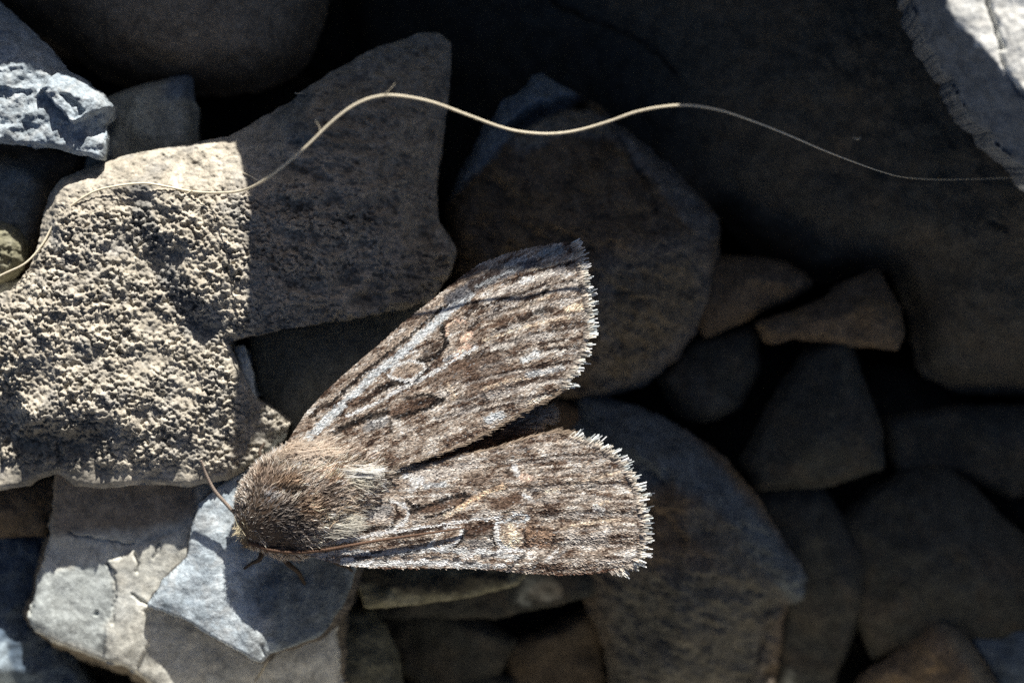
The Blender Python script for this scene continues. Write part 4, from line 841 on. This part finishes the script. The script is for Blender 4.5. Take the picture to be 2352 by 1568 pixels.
# pale crest tuft and the fan of pale hair over the wing base
def tuft(name, n, p0, spread, p1, jit1, z0, z1, c, wd=(1.4, 2.6)):
    sx = p0[0] + R.normal(0, spread, n); sy = p0[1] + R.normal(0, spread, n); ex = p1[0] + R.normal(0, jit1, n); ey = p1[1] + R.normal(0, jit1, n)
    a = np.arctan2(ey - sy, ex - sx); l = np.hypot(ex - sx, ey - sy) * R.uniform(.6, 1.05, n)
    cc = np.array(lin(c)) * np.clip(R.normal(.95, .2, n), .4, 1.5)[:, None] * ALB
    ribbons(name, sx, sy, np.full(n, z0) + R.normal(0, .1, n), a, l, R.uniform(*wd, n), np.full(n, z1 - z0) + R.normal(0, .08, n), R.normal(0, 2, n), cc, M_fur, body, tip=0.25, rows=4)
tuft("crest_tuft", 150, (796, 1083), 9, (880, 1082), 9, 0.75, 0.9, (226, 221, 210)); tuft("crest_tuft", 160, (796, 1092), 11, (852, 1108), 12, 0.7, 0.75, (206, 200, 184)); tuft("crest_tuft", 200, (790, 1105), 9, (812, 1136), 9, 0.65, 0.6, (196, 188, 170))
tuft("face_tuft", 420, (566, 1215), 12, (548, 1222), 9, -0.75, -0.9, (196, 184, 156)); tuft("face_tuft", 200, (572, 1240), 8, (556, 1252), 7, -0.8, -1.1, (150, 132, 106))
tuft("shoulder_tuft", 420, (745, 1205), 13, (828, 1198), 14, 0.55, 0.5, (196, 192, 180)); tuft("shoulder_tuft", 300, (740, 1170), 16, (800, 1150), 18, 0.85, 0.6, (170, 152, 130))
tuft("shoulder_tuft", 300, (700, 1045), 16, (770, 1035), 18, 0.75, 0.55, (202, 188, 172)); tuft("shoulder_tuft", 240, (655, 1045), 10, (700, 1025), 14, 0.45, 0.4, (192, 176, 158))

def tube(name, pts, rad, mat, parent, colour, sides=8, step=None, bumps=0.0, origin=None):
    """round tube through pts (x, y, z mm); rad in tracing units at each point"""
    P = np.array(pts, float); n = step or max(24, len(P) * 8); tq = np.linspace(0, len(P) - 1, n)
    Q = np.stack([catmull(P[:, k], tq) for k in range(3)], 1); r = np.interp(tq, np.linspace(0, len(P) - 1, len(rad)), rad)
    r = r * (1 + bumps * np.sin(np.arange(n) * 2.1)) * K
    x, y = to_mm(Q[:, 0], Q[:, 1], 0); C3 = np.stack([x, y, Q[:, 2]], 1)
    T3 = np.gradient(C3, axis=0); T3 /= np.linalg.norm(T3, axis=1)[:, None]
    up = np.tile([0.02, 0.03, 1.0], (n, 1)); A3 = np.cross(T3, up); A3 /= np.linalg.norm(A3, axis=1)[:, None] + 1e-9; B3 = np.cross(A3, T3)
    an_ = np.linspace(0, 2 * math.pi, sides, endpoint=False)
    V = C3[:, None] + r[:, None, None] * (np.cos(an_)[None, :, None] * A3[:, None] + np.sin(an_)[None, :, None] * B3[:, None])
    F_ = []
    j = np.arange(sides); k = (j + 1) % sides
    for q in range(n - 1): F_.append(np.stack([q * sides + j, q * sides + k, (q + 1) * sides + k, (q + 1) * sides + j], 1))
    V = np.concatenate([V.reshape(-1, 3), C3[:1], C3[-1:]]); m = n * sides
    tri = np.concatenate([np.stack([k, j, np.full(sides, m)], 1), np.stack([(n - 1) * sides + j, (n - 1) * sides + k, np.full(sides, m + 1)], 1)])
    C_ = np.tile(np.array(list(colour) + [1.0]), (len(V), 1))
    return make_mesh(name, V, [np.concatenate(F_), tri], mat, C_, parent)
def catmull(v, t):
    i = np.clip(t.astype(int), 0, len(v) - 2); f = t - i
    p1, p2 = v[i], v[i + 1]; p0 = np.where(i > 0, v[np.maximum(i - 1, 0)], 2 * p1 - p2); p3 = np.where(i + 2 < len(v), v[np.minimum(i + 2, len(v) - 1)], 2 * p2 - p1)
    return 0.5 * (2 * p1 + (p2 - p0) * f + (2 * p0 - 5 * p1 + 4 * p2 - p3) * f ** 2 + (3 * p1 - p0 - 3 * p2 + p3) * f ** 3)
AC = tuple(np.array(lin((104, 80, 64))) * .8)
tube("antenna", [(548, 1204, -1.35), (538, 1186, -1.3), (515, 1160, -1.25), (488, 1128, -1.1), (470, 1092, -0.9), (459, 1058, -0.6)], [5.5, 4.6, 4.4, 4.2, 3.8, 2.6], M_body, moth, tuple(np.array(lin((150, 136, 124))) * .8), step=120, bumps=0.12)
tube("antenna", [(566, 1246, -0.9), (585, 1252, -0.5), (620, 1262, -0.1), (680, 1267, 0.2), (740, 1262, 0.3), (800, 1252, 0.33), (870, 1240, 0.36), (950, 1228, 0.38), (1020, 1218, 0.38), (1068, 1210, 0.36)], [5.5, 4.5, 4.5, 4.2, 4, 3.6, 3, 2.4, 2], M_body, moth, AC, step=260, bumps=0.14)
# compound eye and legs
def ball(name, x, y, z, r, colour, mat):
    u_, v_ = np.meshgrid(np.linspace(0, 2 * math.pi, 20, endpoint=False), np.linspace(0.05, math.pi - 0.05, 12))
    cx, cy = to_mm(x, y, 0); V = np.stack([cx + r * np.cos(u_) * np.sin(v_), cy + r * np.sin(u_) * np.sin(v_), z + r * 0.9 * np.cos(v_)], 2).reshape(-1, 3)
    F_ = [[a * 20 + b, (a + 1) * 20 + b, (a + 1) * 20 + (b + 1) % 20, a * 20 + (b + 1) % 20] for a in range(11) for b in range(20)]
    return make_mesh(name, V, [np.array(F_)], mat, np.tile(np.array(list(colour) + [1.0]), (len(V), 1)), moth)
M_eye = attr_mat("moth_eye", 0.2, 0.5)
ball("eye", 574, 1250, -1.75, 0.5, (0.03, 0.025, 0.02), M_eye); ball("eye", 572, 1180, -1.75, 0.5, (0.03, 0.025, 0.02), M_eye)
LC = tuple(np.array(lin((84, 70, 58))) * .6)
for pts in ([(620, 1225, -1.6), (650, 1290, -1.5), (678, 1320, -2.2), (690, 1352, -3.35), (700, 1370, -3.75)], [(600, 1230, -1.8), (592, 1285, -1.9), (570, 1300, -2.4), (545, 1318, -2.95)], [(690, 1215, -1.6), (760, 1290, -1.8), (790, 1310, -3.0), (800, 1325, -4.2)],
            [(620, 1100, -1.6), (600, 1060, -1.6), (590, 1040, -1.9), (600, 1020, -2.2)], [(680, 1080, -1.8), (690, 1030, -2.0), (680, 1000, -3.0), (670, 1000, -3.4)], [(590, 1160, -1.9), (565, 1130, -1.7), (545, 1115, -2.2), (535, 1110, -2.65)]):
    tube("leg", pts, [8, 6.5, 5, 3.5, 3], M_body, moth, LC, step=40)

# ------------------------------------------------------------------ plant fibres
M_fib = attr_mat("pale_plant_fibre", 0.5, 0.4, 0.25)
fib = tuple(np.array(lin((238, 228, 204))) * 0.95)
st = [(-80, 670, -0.6), (0, 630, -0.7), (55, 603, -0.6), (92, 560, -0.8), (120, 510, -0.9), (165, 470, -0.3), (215, 440, -0.1), (270, 427, 0.0), (330, 421, 0.0), (385, 429, 0.05), (440, 440, 0.25), (500, 445, 1.0), (560, 444, 2.4), (610, 428, 3.8), (660, 400, 5.3), (720, 352, 5.8), (780, 296, 6.1), (830, 260, 6.2), (880, 242, 6.2), (930, 241, 6.1),
      (1000, 254, 5.8), (1080, 282, 5.4), (1150, 306, 4.9), (1200, 317, 4.8), (1260, 321, 4.8), (1320, 314, 4.8), (1390, 295, 5.1), (1450, 275, 5.5), (1510, 264, 5.8), (1570, 261, 5.8), (1640, 270, 5.2), (1720, 290, 3.6), (1800, 318, 2.8), (1880, 348, 1.8), (1960, 374, 0.6), (2030, 392, -1.0), (2090, 401, -2.6), (2180, 403, -4.2), (2270, 400, -5.0), (2360, 397, -5.2), (2440, 396, -5.4)]
f1 = tube("fibre", st, [2.2, 2.4, 2.6, 2.7, 2.8, 2.8, 2.8, 2.8, 2.8, 2.8, 2.8, 2.8, 2.8, 2.7, 2.5, 2.1, 1.4, 0.9, 0.8], M_fib, None, fib, step=420, bumps=0.05)
tag(f1, "long wavy cream plant fibre arching over the tan and brown stones", "fibre")
for pts in ([(440, 440, 0.25), (446, 436, 0.5), (452, 438, 0.6)], [(752, 322, 5.95), (748, 306, 6.0), (741, 296, 6.0)], [(890, 242, 6.2), (902, 232, 6.3), (918, 214, 6.3)], [(437, 441, 0.3), (431, 445, 0.4), (428, 440, 0.4)]):
    tube("frayed_end", pts, [0.9, 0.6, 0.35], M_fib, f1, fib, step=16, sides=5)
f2 = tube("fibre", [(612, 1492, -3.9), (606, 1512, -4.0), (594, 1545, -4.6), (578, 1572, -5.4), (566, 1590, -5.6)], [2.4, 3.2, 3.2, 3], M_fib, None, tuple(np.array(fib) * .6), step=40)
tag(f2, "short straight straw sticking out beneath the pointed blue slab", "fibre")
f3 = tube("fibre", [(556, 395, -0.6), (575, 404, -0.1), (592, 414, 0.1), (600, 414, 0.2), (604, 408, 0.2)], [1.4, 1.8, 1.8, 1.0], M_fib, None, fib, step=30, sides=6)
tag(f3, "tiny curled white hair on the tan stone, just above the long fibre", "fibre")
f4 = tube("fibre", [(1985, 300, -5.3), (1992, 305, -5.1), (1999, 304, -5.1), (2001, 299, -5.2)], [1.6, 2.0, 1.6], M_fib, None, fib, step=20, sides=6)
tag(f4, "tiny white curl of lint on the huge dark boulder", "fibre")
f5 = tube("fibre", [(668, 203, -3.0), (676, 206, -2.8), (688, 205, -2.8), (696, 208, -3.0)], [1.2, 1.4, 1.0], M_fib, None, fib, step=20, sides=6)
tag(f5, "fine white hair lying on the upper rim of the tan stone", "fibre")
